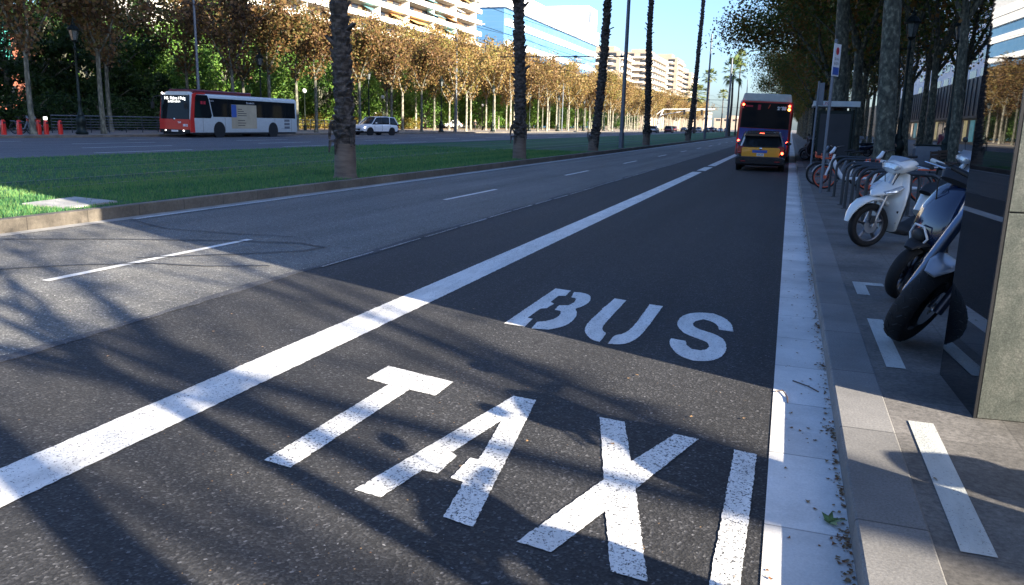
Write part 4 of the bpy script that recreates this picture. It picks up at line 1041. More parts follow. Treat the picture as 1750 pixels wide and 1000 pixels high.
# ---------------------------------------------------------------- wheels
def wheel(root, c, R_, w, spokes=5, rim='alloy', tyre='rubber', mx=None, name='wheel', both=False, rimr=.64, spoke_w=.05, tread=False):
    """tyre as the part, rim as its sub-part; axle along y"""
    b = MB(); rr = w / 2
    prof = []
    for i in range(9):
        q = math.pi * i / 8; prof.append((R_ - rr * .75 + rr * .75 * math.sin(q) if True else 0, -rr * math.cos(q)))
    prof = [(R_ * rimr, -rr * .7)] + prof + [(R_ * rimr, rr * .7)]
    b.lathe(prof, 40, c, 'y', cap=False)
    # close inner face
    b.lathe([(R_ * rimr, rr * .7), (R_ * rimr, -rr * .7)], 40, c, 'y', cap=False)
    if tread:
        for j in range(26):
            a = 2 * math.pi * j / 26
            for sg in (-1, 1):
                P = []
                for t, dz in ((.12, 0), (.45, .10), (.8, .08)):
                    r = R_ - rr * .75 + rr * .75 * math.sqrt(max(0, 1 - t * t)) + .001
                    aa = a + dz + (.0 if sg > 0 else .12); P.append((c[0] + r * math.cos(aa), c[1] + sg * t * rr, c[2] + r * math.sin(aa)))
                b.tube(P, .0035, 4, mi=1)
    if mx: b.xf(mx)
    t = b.build(name, [M[tyre], M['plastic']], root, smooth=True)
    b = MB()
    b.lathe([(R_ * rimr * 1.02, -rr * .72), (R_ * rimr * .93, -rr * .5), (R_ * rimr * .93, rr * .5), (R_ * rimr * 1.02, rr * .72)], 36, c, 'y', cap=False)
    b.lathe([(.03, -rr * .8), (R_ * .14, -rr * .7), (R_ * .14, rr * .7), (.03, rr * .8)], 14, c, 'y')
    for j in range(spokes):
        a = 2 * math.pi * j / spokes + .3
        e = Vector((math.cos(a), 0, math.sin(a))); p0 = Vector(c) + e * R_ * .1; p1 = Vector(c) + e * R_ * rimr * .97
        b.tube([p0, (p0 + p1) / 2, p1], [spoke_w * R_ / .3, spoke_w * .7 * R_ / .3, spoke_w * .9 * R_ / .3], 6)
    if mx: b.xf(mx)
    b.build('rim', M[rim], t, smooth=40)
    return t

# ---------------------------------------------------------------- cars (x forward, y left)
def car(name, label, paint, L=4.5, W=1.83, H=1.65, cls='suv', lit=False, two=None, group=None, cat='car', detail=True, hood=1.02):
    root = empty(name, label=label, cat=cat, group=group)
    R_ = .34; zb = .24; belt = H * .60 if cls == 'suv' else H * .62
    hw = W / 2
    # stations: x, half width, z low, z top of lower body
    st = [(-L/2, .80, .45, .80), (-L/2 + .06, .90, .32, belt * .96), (-L/2 + .35, .97, zb, belt), (-L * .25, 1.0, zb, belt), (0, 1.0, zb, belt), (L * .16, 1.0, zb, belt * .985),
          (L * .26, .99, zb, hood * .98), (L * .38, .96, zb, hood * .93), (L / 2 - .14, .88, .28, hood * .82), (L / 2, .74, .36, hood * .66)]
    b = MB(); rings = []
    for x, w, z0, z1 in st:
        w *= hw; zm = z0 + (z1 - z0) * .5
        half = [(0, z0), (w * .82, z0), (w * .97, z0 + .10), (w, zm), (w * .985, z1 - .14), (w * .93, z1 - .03), (w * .80, z1 + .01), (0, z1 + .02)]
        rings.append([(x, y, z) for y, z in half] + [(x, -y, z) for y, z in half[-2:0:-1]])
    b.loft(rings); body = b.build('body', M[paint], root, smooth=35)
    # greenhouse
    if cls == 'suv' or cls == 'wagon':
        g = [(-L/2 + .10, .78, belt - .06), (-L/2 + .42, .70, H - .06), (-L * .2, .72, H), (L * .04, .72, H - .02), (L * .10, .70, H - .07), (L * .26, .80, belt - .06)]
    else:
        g = [(-L/2 + .45, .78, belt - .04), (-L * .25, .70, H - .05), (-L * .1, .70, H), (L * .03, .70, H - .03), (L * .08, .68, H - .08), (L * .25, .78, belt - .06)]
    b = MB(); rings = []
    for x, w, z in g:
        zt = max(z, belt); w0 = .93 * hw; w1 = w * hw + (0 if z > belt + .1 else .1)
        half = [(0, belt - .1), (w0, belt - .1), (w0, belt - .02), (w1 * .995, zt - .05), (w1 * .9, zt), (0, zt + .015)]
        rings.append([(x, y, zz) for y, zz in half] + [(x, -y, zz) for y, zz in half[-2:0:-1]])
    b.loft(rings); b.build('windows', M['glass'], root, smooth=35)
    # roof skin and pillars
    b = MB(); rings = []
    for x, w, z in g[1:-1]:
        w1 = w * hw
        rings.append([(x, w1 * 1.0, z - .045), (x, w1 * .9, z + .012), (x, 0, z + .03), (x, -w1 * .9, z + .012), (x, -w1 * 1.0, z - .045), (x, 0, z - .05)])
    b.loft(rings); b.build('roof', M[two or paint], root, smooth=40)
    for sg in (-1, 1):
        for (xa, za), (xb, zb_), r in (((g[0][0], belt), (g[1][0], H - .08), .055), ((g[-1][0] - .02, belt - .02), (g[-2][0], H - .09), .035), ((L * -.02, belt), (-L * .03, H - .03), .03), ((-L * .24, belt), (-L * .27, H - .03), .04)):
            b = MB(); b.tube([(xa, sg * .90 * hw, za), (xb, sg * .705 * hw, zb_)], r, 6); b.build('pillar', M[paint] if r != .03 else M['plastic'], root, smooth=True)
        b = MB(); b.ball((L * .17, sg * (hw + .08), belt + .08), (.07, .12, .075)); b.build('mirror', M[paint], root, smooth=True)
        # doors seams and handles
        b = MB()
        for xs in (L * .19, -L * .02, -L * .24): b.b2((xs - .006, sg * hw * .99, .42), (xs + .006, sg * (hw + .004), belt - .1))
        b.build('door_seam', M['plastic'], root)
        for xs in (L * .02, -L * .20): b = MB(); b.box((xs, sg * (hw + .004), belt - .2), (.2, .03, .03)); b.build('door_handle', M[paint], root, bevel=.008)
        b = MB(); b.add([(L/2 - .33, sg * hw * .94, hood * .76), (L/2 - .10, sg * hw * .70, hood * .72), (L/2 - .06, sg * hw * .72, hood * .62), (L/2 - .22, sg * hw * .96, hood * .64),
                         (L/2 - .36, sg * hw * .86, hood * .76), (L/2 - .16, sg * hw * .62, hood * .72), (L/2 - .12, sg * hw * .64, hood * .62), (L/2 - .28, sg * hw * .88, hood * .64)],
                        [(0, 1, 2, 3), (7, 6, 5, 4), (0, 4, 5, 1), (1, 5, 6, 2), (2, 6, 7, 3), (3, 7, 4, 0)]); b.build('headlight', M['head_lit'] if lit == 'front' else M['lamp_glass'], root)
        b = MB(); b.box((-L/2 + .08, sg * hw * .82, belt * .86), (.12, .24, .30)); b.build('tail_light', M['tail_off'], root, bevel=.03)
    b = MB(); b.box((L/2 - .02, 0, .50), (.08, W * .52, .16)); b.build('grille', M['plastic'], root, bevel=.02)
    b = MB(); b.box((L/2 + .02, 0, .42), (.02, .5, .11)); b.build('number_plate', M['white'], root)
    b = MB(); b.b2((-L/2 - .02, -hw * .9, .28), (-L/2 + .25, hw * .9, .46)); b.b2((-L/2 + .3, -hw * 1.005, .20), (L/2 - .3, hw * 1.005, .36)); b.b2((L/2 - .25, -hw * .84, .26), (L/2 + .0, hw * .84, .40)); b.build('sill_trim', M['plastic'], root, bevel=.02)
    for xx in (L * .31, -L * .29):
        for sg in (-1, 1):
            b = MB(); b.lathe([(R_ + .055, 0), (R_ + .055, sg * .13)], 24, (xx, sg * (hw - .125), R_), 'y'); b.build('wheel_arch', M['plastic'], root, smooth=40)
            wheel(root, (xx, sg * (hw - .10), R_), R_, .22, 7, rimr=.66)
    return root
suv = car('parked_suv', 'white compact suv driving on the far road just right of the nearest palm trunk', 'white_car', 4.5, 1.86, 1.68, lit='front')
suv.location = (-38.7, 71.2, 0); suv.scale = (1.07, 1.07, 1.07); suv.rotation_euler = (0, 0, R(-108)); suv.name = 'white_suv'
small = car('small_car', 'white small car parked in the park shade beyond the tall thin lamp pole', 'white_car', 4.0, 1.75, 1.48, 'hatch')
small.location = (-60, 140, .15); small.rotation_euler = (0, 0, R(-120))
dk = car('dark_car', 'dark car parked left of the small white car beyond the promenade', 'black_car', 4.2, 1.75, 1.45, 'hatch'); dk.location = (-61.5, 134, .15); dk.rotation_euler = (0, 0, R(-100))
sv_ = car('silver_car', 'silver hatchback on the far carriageway, largest car in the distance', 'silver', 4.2, 1.8, 1.6, 'suv'); sv_.location = (-30.5, 192, 0); sv_.rotation_euler = (0, 0, R(90))
rc_ = car('red_car', 'dark red car partly behind the distant silver hatchback', 'dark_red', 4.4, 1.85, 1.7, 'suv'); rc_.location = (-28.6, 203, 0); rc_.rotation_euler = (0, 0, R(90))
for i, (x, y, src) in enumerate([(-29.5, 262, rc_), (-33, 268, dk), (-26, 270, dk), (-36, 266, rc_), (-30, 284, sv_), (-26.3, 292, rc_), (-34, 290, small), (-24, 300, small), (-27.5, 318, dk), (-31, 330, sv_), (-23.5, 322, sv_)]):
    copy_tree(src, (x, y, 0), (0, 0, R(-90)), scale=(1, 1, 1), label='one of the distant cars waiting in a line on the far carriageway', group='distant queue of cars on the far carriageway')

# taxi
tx = car('taxi', 'black and yellow taxi estate stopped behind the red bus', 'black_car', 4.55, 1.78, 1.50, 'wagon', cat='taxi', hood=.95)
tx.location = (-1.02, 34.3, 0.004); tx.rotation_euler = (0, 0, R(90))
L_ = 4.55; X0 = -L_ / 2
b = MB(); b.prism([(-.66, .52), (.66, .52), (.70, .62), (.70, .86), (.64, .90), (-.64, .90), (-.70, .86), (-.70, .62)], X0 - .03, X0 + .10, 'yz'); b.build('tailgate', M['yellow'], tx, bevel=.02)
b = MB(); b.prism([(-.68, .92), (.68, .92), (.60, 1.28), (-.60, 1.28)], X0 + .02, X0 + .12, 'yz')
b.xf(Matrix.Translation((0, 0, 0)))
b.v = [(x + (z - .92) * .55, y, z) for x, y, z in b.v]; rw = b.build('rear_window', M['glass'], tx, bevel=.02)
b = MB(); b.prism([(-.66, 1.30), (.66, 1.30), (.60, 1.44), (-.60, 1.44)], X0 + .1, X0 + .5, 'yz'); b.build('spoiler', M['black_car'], tx, bevel=.03)
b = MB(); b.prism([(-.9, .26), (.9, .26), (.9, .50), (.78, .56), (-.78, .56), (-.9, .50)], X0 - .07, X0 + .3, 'yz'); b.build('bumper', M['black_car'], tx, bevel=.03)
b = MB(); b.b2((X0 - .042, -.24, .70), (X0 - .03, .30, .80)); p_ = b.build('blue_licence_panel', M['blue_sign'], tx)
b = MB(); b.b2((X0 - .042, -.13, .58), (X0 - .03, .13, .68)); p_ = b.build('number_plate', M['white'], tx)
tb = text_mb('6428', .1); tb.xf(Matrix.Translation((X0 - .046, 0, .63)) @ Matrix.Rotation(R(-90), 4, 'Z') @ Matrix.Rotation(R(90), 4, 'X')); tb.build('plate_lettering', M['ink'], p_, fix=False)
b = MB(); b.ball((X0 - .03, 0, .855), (.02, .06, .05)); b.build('badge', M['chrome'], tx, smooth=True)
for sg in (-1, 1):
    b = MB(); b.box((X0 + .03, sg * .77, .78), (.14, .17, .26)); b.build('rear_lamp', M['tail_off'], tx, bevel=.03)
    b = MB(); b.ball((X0 - .045, sg * .78, .70), (.02, .05, .05)); b.build('lit_lamp', M['tail_lit'] if sg < 0 else M['tail_off'], tx, smooth=True)
    b = MB(); b.b2((X0 - .08, sg * .62 - .09, .36), (X0 - .068, sg * .62 + .09, .40)); b.build('reflector', M['tail_off'], tx)
b = MB(); b.box((X0 + .12, 0, 1.42), (.03, .16, .03)); b.build('brake_lamp', M['tail_lit'], tx)
b = MB(); b.tube([(X0 + .05, .74, .90), (X0 + .22, .64, 1.22), (X0 + .42, .61, 1.42)], .035, 6); b.build('painted_pillar_highlight', M['white'], tx, smooth=True)  # white strip painted as a sun highlight along one rear pillar

# ---------------------------------------------------------------- buses (x forward, y left)
def rrect(w, z0, z1, r, n=4):
    P = []
    for cx, cz, a0 in ((w - r, z0 + r * .4, -90), (w - r, z1 - r, 0), (-w + r, z1 - r, 90), (-w + r, z0 + r * .4, 180)):
        for i in range(n + 1):
            a = R(a0 + 90 * i / n); rr = r if cz > 1 else r * .4
            P.append((cx + r * math.cos(a) if cz > 1 else cx + r * math.cos(a), cz + rr * math.sin(a)))
    return P
def bus_body(root, L, W, H, paint, front_slope=.25):
    b = MB(); rings = []
    for x, s in ((-L/2, .94), (-L/2 + .08, .985), (-L/2 + .3, 1), (L/2 - .5, 1), (L/2 - .15, .985), (L/2 - .02, .93)):
        ring = []
        for y, z in rrect(W / 2 * s, .30, H * (.985 if s < .99 else 1), .18):
            dx = -front_slope * max(0, (z - 1.2) / 2) if x > L/2 - .3 else (.08 * max(0, (z - 1.2) / 2) if x < -L/2 + .2 else 0)
            ring.append((x + dx, y, z))
        rings.append(ring)
    b.loft(rings); return b.build('body', M[paint], root, smooth=35)
# oncoming bus on the far carriageway (its left side faces the camera)
fb = empty('city_bus', (-39.48, 51.0, 0), (0, 0, R(-90)), 'white city bus with a red front coming along the far road', 'bus')
L, W, H = 12.6, 2.55, 2.95; hw = W / 2
bus_body(fb, L, W, H, 'bus_grey')
# side glazing (left side y=+hw)
for sg in (1, -1):
    b = MB(); b.prism([(-L/2 + .35, 1.42), (L/2 - 2.35, 1.42), (L/2 - 2.05, 2.55), (L/2 - 2.0, 2.68), (-L/2 + .4, 2.62)], sg * (hw - .02), sg * (hw + .012), 'xz'); b.build('side_windows', M['glass'], fb)
    b = MB(); b.prism([(L/2 - 2.1, 1.32), (L/2 - .42, 1.32), (L/2 - .62, 2.86), (L/2 - 1.8, 2.86), (L/2 - 1.95, 2.6), (L/2 - 2.22, 1.5)], sg * (hw - .02), sg * (hw + .014), 'xz'); b.build('cab_window', M['glass'], fb, bevel=.01)
    b = MB(); b.prism([(L/2 - .44, .36), (L/2 - .02, .36), (L/2 - .06, 1.2), (L/2 - .36, 2.9), (L/2 - .66, 3.0), (L/2 - 1.6, 3.02), (L/2 - 1.6, 2.92), (L/2 - .72, 2.90), (L/2 - .58, 2.7), (L/2 - .40, 1.4)], sg * (hw - .03), sg * (hw + .022), 'xz'); b.build('red_side_stripe', M['red_paint'], fb)
    for yy in (-4.6, -3.2, 1.0, 2.6):
        pass
b = MB(); b.b2((-L/2 + 5.6, -1.0, 2.93), (L/2 - .7, 1.05, 3.22)); b.build('roof_pod', M['dark_red'], fb, bevel=.08)
b = MB(); b.prism([(-1.1, 2.80), (1.1, 2.80), (.9, 3.05), (-.9, 3.05)], L/2 - 1.2, L/2 - .16, 'yz'); b.v = [(x - max(0, z - 2.8) * .9, y, z) for x, y, z in b.v]; b.build('roof_cap', M['bus_roof'], fb, bevel=.05)
# front
def fpanel(pts, name, mt, x=L/2, t=.03, slope=.125, par=None, bev=.01):
    b = MB(); b.prism(pts, -.02, t, 'yz'); b.v = [(x - .03 + q - slope * max(0, z - 1.2), y, z) for q, y, z in b.v]; return b.build(name, mt, par or fb, bevel=bev)
fpanel([(-1.16, 1.18), (1.16, 1.18), (1.16, 2.84), (-1.16, 2.84)], 'windscreen', M['glass'])
fpanel([(-1.22, .52), (1.22, .52), (1.24, 1.22), (-1.24, 1.22)], 'front_panel', M['red_paint'], t=.05)
fpanel([(-1.22, .30), (1.22, .30), (1.22, .54), (-1.22, .54)], 'front_bumper', M['plastic'], t=.06)
b = MB(); b.ball((L/2 + .03, 0, 1.22), (.03, .09, .09)); b.build('emblem', M['chrome'], fb, smooth=True)
for yy in (-.75, .75): b = MB(); b.ball((L/2 + .04, yy, .46), (.03, .05, .045)); b.build('headlight', M['head_lit'], fb, smooth=True)
for yy in (-1.02, ): b = MB(); b.ball((L/2 - .14, yy, 2.92), (.05, .07, .06)); b.build('marker_lamp', M['head_lit'], fb, smooth=True)
fpanel([(-.28, .38), (.28, .38), (.28, .5), (-.28, .5)], 'number_plate', M['white'], t=.07)
def put_text(txt, size, loc, rotz, mt, par, name='lettering', bold=0.0):
    t = text_mb(txt, size, bold); t.xf(Matrix.Translation(loc) @ Matrix.Rotation(R(rotz), 4, 'Z') @ Matrix.Rotation(R(90), 4, 'X')); return t.build(name, mt, par, fix=False)
put_text('H6  Fabra i Puig', .27, (L/2 - .145, 0, 2.60), 90, M['led'], fb, 'destination_display', .004)
put_text('Z. Universitaria', .16, (L/2 - .125, -.05, 2.38), 90, M['led'], fb, 'destination_display', .008)
put_text('TMB', .14, (L/2 + .06, .45, 1.0), 90, M['white'], fb, bold=.01)
put_text('3812', .20, (L/2 + .06, .92, .82), 90, M['white'], fb, bold=.012)
b = MB(); b.box((L/2 - 1.2, hw + .02, 2.35), (.2, .012, .2)); b.box((L/2 - 1.5, hw + .02, 2.35), (.2, .012, .2)); b.build('cab_stickers', M['red_sign'], fb)
# side poster, crossing window and panel
b = MB(); b.b2((-.9, hw + .013, .62), (2.0, hw + .022, 2.32)); po = b.build('side_poster', M['beige_ad'], fb)
b = MB(); b.b2((1.45, hw + .023, 1.42), (2.0, hw + .027, 2.3)); b.build('poster_picture', M['blue_sign'], po)
for i, (zz, w_) in enumerate(((2.0, .5), (1.85, .7), (1.7, 1.0), (1.55, 1.0), (1.2, .8), (1.02, .9), (.85, .8))):
    b = MB(); b.b2((1.3 - w_, hw + .023, zz - .025), (1.3, hw + .026, zz + .025)); b.build('poster_text_line', M['ink'], po)
put_text('Bus electric', .2, (-.2, hw + .02, 2.46), 180, M['white'], fb)
put_text('Barcelona', .13, (4.1, hw + .02, 2.50), 180, M['white'], fb)
for i in range(3): b = MB(); b.b2((-5.15, hw + .0, .62 + i * .27), (-4.45, hw + .012, .80 + i * .27)); b.build('louvre', M['steel'], fb)
b = MB()
for xs in (-5.4, -3.2, 2.7, 5.0): b.b2((xs, hw, .4), (xs + .015, hw + .006, 1.38))
b.b2((-5.4, hw, .62), (-4.0, hw + .003, .63)); b.build('panel_seam', M['plastic'], fb)
b = MB(); b.b2((-L/2 + .3, hw - .04, .22), (L/2 - .3, hw - .02, .36)); b.b2((-L/2 + .3, -hw + .02, .2), (L/2 - .3, -hw + .04, .36)); b.b2((-L/2 + .5, -1, .25), (L/2 - .5, 1, .3)); b.build('skirt', M['plastic'], fb)
for xx in (3.35, -2.95):
    for sg in (1, -1):
        b = MB(); b.lathe([(.60, 0), (.60, sg * .16)], 28, (xx, sg * (hw - .14), .50), 'y'); b.build('wheel_arch', M['plastic'], fb, smooth=40)
        wheel(fb, (xx, sg * (hw - .12), .48), .48, .28, 8, 'steel_dark', rimr=.6)
for sg in (1, -1):
    b = MB(); b.tube([(L/2 - .15, sg * 1.15, 2.75), (L/2 + .35, sg * 1.32, 2.65), (L/2 + .42, sg * 1.38, 2.3)], .03, 6); b.box((L/2 + .42, sg * 1.38, 2.1), (.12, .22, .42)); b.build('mirror', M['plastic'], fb, bevel=.02)
b = MB(); b.b2((-L/2 - .02, -1.0, 1.5), (-L/2 + .05, 1.0, 2.5)); b.build('rear_window', M['glass'], fb)

# red bus seen from behind
rbz = empty('city_bus', (-1.30, 47.2, 0.004), (R(1.6), 0, R(90)), 'red city bus seen from behind in the bus lane ahead of the taxi', 'bus')
L, H = 12.0, 2.95; X0 = -L / 2
bus_body(rbz, L, 2.5, H, 'red_paint', .15)
b = MB(); b.prism([(-1.16, 2.88), (1.16, 2.88), (1.08, 3.25), (-1.08, 3.25)], X0 + .05, X0 + 6, 'yz'); b.build('roof_pod', M['bus_roof'], rbz, bevel=.05)
b = MB(); b.prism([(-1.13, 1.62), (1.13, 1.62), (1.10, 2.74), (1.0, 2.82), (-1.0, 2.82), (-1.10, 2.74)], X0 - .03, X0 + .1, 'yz'); b.build('rear_window', M['glass'], rbz, bevel=.01)
b = MB(); b.b2((X0 - .035, -1.14, .62), (X0 + .05, 1.14, 1.60)); ad = b.build('rear_poster', M['blue_ad'], rbz, bevel=.01)
for yy, zz, w_ in ((.75, 1.38, .3), (.80, 1.26, .2), (-.8, 1.25, .3), (.2, 1.45, .4)): b = MB(); b.b2((X0 - .042, yy - w_ / 2, zz - .03), (X0 - .036, yy + w_ / 2, zz + .03)); b.build('poster_print', M['magenta'], ad)
put_text('2658', .2, (X0 - .036, -.72, 2.58), -90, M['white'], rbz, 'fleet_number', .012)
b = MB(); b.b2((X0 - .034, .62, 2.6), (X0 - .031, .95, 2.68)); b.b2((X0 - .034, .25, 2.48), (X0 - .031, .38, 2.72)); b.build('window_stickers', M['red_sign'], rbz)
b = MB(); b.tube([(X0 - .036, -.1, 2.55), (X0 - .036, -.18, 2.75)], .02, 4); b.build('window_wiper', M['orange'], rbz)
b = MB(); b.b2((X0 - .06, -1.2, .28), (X0 + .3, 1.2, .60)); b.build('bumper', M['dark_red'], rbz, bevel=.03)
def blamp(y, z, m_, r=.06): b = MB(); b.ball((X0 - .05, y, z), (.03, r, r)); b.build('rear_lamp', M[m_], rbz, smooth=True)
blamp(1.06, 2.70, 'tail_lit'); blamp(-1.06, 2.70, 'tail_lit'); blamp(-1.06, 2.54, 'amber_lit'); blamp(1.12, .98, 'tail_lit', .055); blamp(-1.14, .98, 'tail_lit', .06); blamp(1.06, 2.54, 'tail_off')
b = MB(); b.b2((X0 + .6, -1.262, 1.4), (5.2, -1.245, 2.75)); b.b2((X0 + .6, 1.245, 1.4), (5.2, 1.262, 2.75)); b.build('side_windows', M['glass'], rbz)
for xx in (3.2, -3.1):
    for sg in (1, -1): wheel(rbz, (xx, sg * 1.12, .48), .48, .28, 8, 'steel_dark', rimr=.6)

# ---------------------------------------------------------------- scooters and motorcycle (x forward, y left, z up; origin under the front axle)
def scooter(name, label, paint, R_=.30, wt=.11, steer=25, style='classic', trim='plastic', group=None, seat='seat', rim='alloy', mirrors=True):
    root = empty(name, label=label, cat='scooter', group=group)
    WB = 1.32; tilt = .36
    # steering matrix about the head tube axis
    ax = Vector((-math.sin(tilt), 0, math.cos(tilt))).normalized()
    piv = Vector((0, 0, R_))
    S = Matrix.Translation(piv) @ Matrix.Rotation(R(steer), 4, ax) @ Matrix.Translation(-piv)
    wheel(root, (0, 0, R_), R_, wt, 5 if style == 'classic' else 10, rim, mx=S, rimr=.72, spoke_w=.028)
    wheel(root, (-WB, 0, R_), R_, wt * 1.1, 5, rim, rimr=.72)
    b = MB()
    if style != 'mono':
        for sg in (-1, 1): b.tube([(0, sg * .075, R_), (-.06, sg * .075, R_ + .18), (-.15, sg * .06, R_ + .42)], [.024, .02, .028], 10)
    b.tube([(-.15, -.06, R_ + .42), (-.15, .06, R_ + .42)], .025, 8); b.tube([(-.15, 0, R_ + .38), (-.32, 0, R_ + .78)], .03, 10)
    b.tube([(0, -.09, R_), (0, .09, R_)], .022, 10)
    b.lathe([(.10, .045), (.10, .05)], 24, (0, 0, R_), 'y')
    b.xf(S).build('fork', M['silver' if style == 'classic' else 'fork'], root, smooth=True)
    # mudguard hugging the tyre
    b = MB(); P = []; Z = []
    a0, a1 = (8, 150) if style == 'classic' else (62, 150)
    for i in range(9):
        q = R(a0 + (a1 - a0) * i / 8); rr = R_ + .035 + (.03 if style == 'classic' else .01)
        P.append((rr * math.cos(q), 0, R_ + rr * math.sin(q))); Z.append((.085 * math.sin(math.pi * (i + .9) / 9.6) + .015, .016 + (.02 if style == 'classic' else 0) * math.sin(math.pi * i / 8)))
    b.sweep(P, Z, 12); b.xf(S).build('front_mudguard', M[paint if style == 'classic' else 'plastic'], root, smooth=True)
    if style == 'classic':
        # leg shield: broad curved panel with a keel
        b = MB(); b.sweep([(-.40, 0, .20), (-.33, 0, .30), (-.27, 0, .45), (-.25, 0, .62), (-.29, 0, .80), (-.38, 0, .98)], [(.13, .03), (.19, .045), (.245, .055), (.275, .06), (.25, .055), (.14, .045)], 20, 2.6)
        b.build('leg_shield', M[paint], root, smooth=True)
        b = MB(); b.sweep([(.08, 0, .69), (.0, 0, .72), (-.12, 0, .75), (-.26, 0, .80), (-.34, 0, .92)], [(.02, .012), (.10, .035), (.15, .06), (.17, .07), (.12, .05)], 18, 2.2); b.build('front_nose', M[paint], root, smooth=True)
        for sg in (-1, 1):
            b = MB(); b.sweep([(-.02, sg * .10, .745), (-.13, sg * .15, .775), (-.25, sg * .17, .83)], [(.03, .012), (.05, .025), (.03, .018)], 10); b.build('turn_signal', M['lamp_glass'], root, smooth=True)
            b = MB(); b.sweep([(-.32, sg * .175, .36), (-.29, sg * .205, .52), (-.30, sg * .215, .66), (-.34, sg * .19, .78)], [(.025, .05), (.035, .075), (.035, .055), (.015, .02)], 10); b.build('side_grille', M['plastic'], root, smooth=True)
        b = MB(); b.sweep([(-.36, 0, .24), (-.60, 0, .20), (-.90, 0, .22), (-1.02, 0, .32)], [(.16, .05), (.19, .05), (.17, .06), (.12, .06)], 16, 3); b.build('footboard', M['plastic'], root, smooth=True)
        b = MB(); b.sweep([(-.35, 0, .30), (-.42, 0, .55), (-.42, 0, .80), (-.43, 0, .95)], [(.15, .03), (.17, .035), (.15, .035), (.07, .03)], 14); b.build('inner_shield', M['plastic'], root, smooth=True)
        b = MB(); b.sweep([(-1.0, 0, .40), (-1.14, 0, .56), (-1.38, 0, .66), (-1.66, 0, .72), (-1.82, 0, .74)], [(.10, .10), (.15, .16), (.16, .14), (.12, .09), (.05, .04)], 18, 2.4); b.build('rear_body', M[paint], root, smooth=True)
        b = MB(); b.sweep([(-.98, 0, .70), (-1.12, 0, .76), (-1.38, 0, .80), (-1.66, 0, .86)], [(.09, .03), (.14, .055), (.14, .05), (.09, .04)], 16, 2.6); b.build('seat', M[seat], root, smooth=True)
        # handlebar cowl with a wide headlight
        b = MB(); b.sweep([(-.175, 0, 1.00), (-.22, 0, 1.045), (-.32, 0, 1.09), (-.44, 0, 1.09), (-.52, 0, 1.05)], [(.09, .04), (.19, .085), (.23, .10), (.19, .075), (.09, .04)], 20, 2.2); b.xf(S).build('handlebar_cowl', M[paint], root, smooth=True)
        b = MB(); b.sweep([(-.155, 0, 1.025), (-.185, 0, 1.06), (-.25, 0, 1.115)], [(.12, .03), (.165, .06), (.12, .03)], 18, 2.3); b.xf(S).build('headlight', M['lamp_glass'], root, smooth=True)
        b = MB(); b.sweep([(-.22, 0, 1.13), (-.30, 0, 1.175), (-.40, 0, 1.17)], [(.11, .01), (.17, .02), (.12, .01)], 14, 2.2); b.xf(S).build('instrument_screen', M['silver'], root, smooth=True)
        hz = 1.09; hx = -.40
    else:
        # navy electric scooter: smooth tall front body, round seat unit
        b = MB(); b.sweep([(-.20, 0, .42), (-.15, 0, .50), (-.14, 0, .64), (-.19, 0, .82), (-.27, 0, .98), (-.35, 0, 1.07)], [(.13, .05), (.19, .08), (.215, .09), (.21, .085), (.18, .065), (.12, .04)], 22, 2.3); b.build('front_shield', M[paint], root, smooth=True)
        b = MB(); b.sweep([(-.30, 0, .26), (-.21, 0, .38), (-.16, 0, .50), (-.20, 0, .60)], [(.10, .05), (.16, .10), (.185, .11), (.14, .08)], 18, 2.5); b.build('lower_shield', M['plastic'], root, smooth=True)
        b = MB(); hexa = [(.11, .0), (.055, .095), (-.055, .095), (-.11, 0), (-.055, -.095), (.055, -.095)]
        b.tube([(.002 - abs(a) * .25, a, .60 + c) for a, c in hexa], .010, 6, closed=True); b.build('light_ring', M['white'], root, smooth=True)
        b = MB(); b.ball((-.02, 0, .60), (.03, .075, .07)); b.build('headlight', M['plastic'], root, smooth=True)
        b = MB(); b.sweep([(-.30, 0, .26), (-.60, 0, .20), (-.92, 0, .24)], [(.15, .06), (.17, .06), (.15, .07)], 16, 3); b.build('footboard', M['plastic'], root, smooth=True)
        b = MB(); b.sweep([(-.86, 0, .34), (-1.0, 0, .52), (-1.30, 0, .62), (-1.60, 0, .68)], [(.12, .12), (.17, .17), (.17, .15), (.08, .06)], 18, 2.3); b.build('rear_body', M[paint], root, smooth=True)
        b = MB(); b.sweep([(-.84, 0, .74), (-1.0, 0, .78), (-1.4, 0, .80), (-1.62, 0, .80)], [(.10, .04), (.15, .05), (.15, .05), (.08, .03)], 16, 2.4); b.build('seat', M[seat], root, smooth=True)
        b = MB(); b.sweep([(-.22, 0, 1.09), (-.30, 0, 1.13), (-.42, 0, 1.13)], [(.13, .03), (.18, .05), (.12, .03)], 16); b.xf(S).build('handlebar_cowl', M['plastic'], root, smooth=True)
        b = MB(); b.sweep([(-.20, 0, .92), (-.30, 0, .965), (-.44, 0, .97)], [(.10, .02), (.22, .03), (.16, .02)], 16); b.build('shield_top', M[paint], root, smooth=True)
        hz = 1.13; hx = -.38
        b = MB(); b.sweep([(.0, .085, R_), (-.05, .10, R_ + .16), (-.09, .085, R_ + .30), (-.16, .03, R_ + .34)], [(.018, .035), (.02, .035), (.02, .04), (.03, .03)], 10); b.xf(S).build('fork_blade', M['fork'], root, smooth=True)
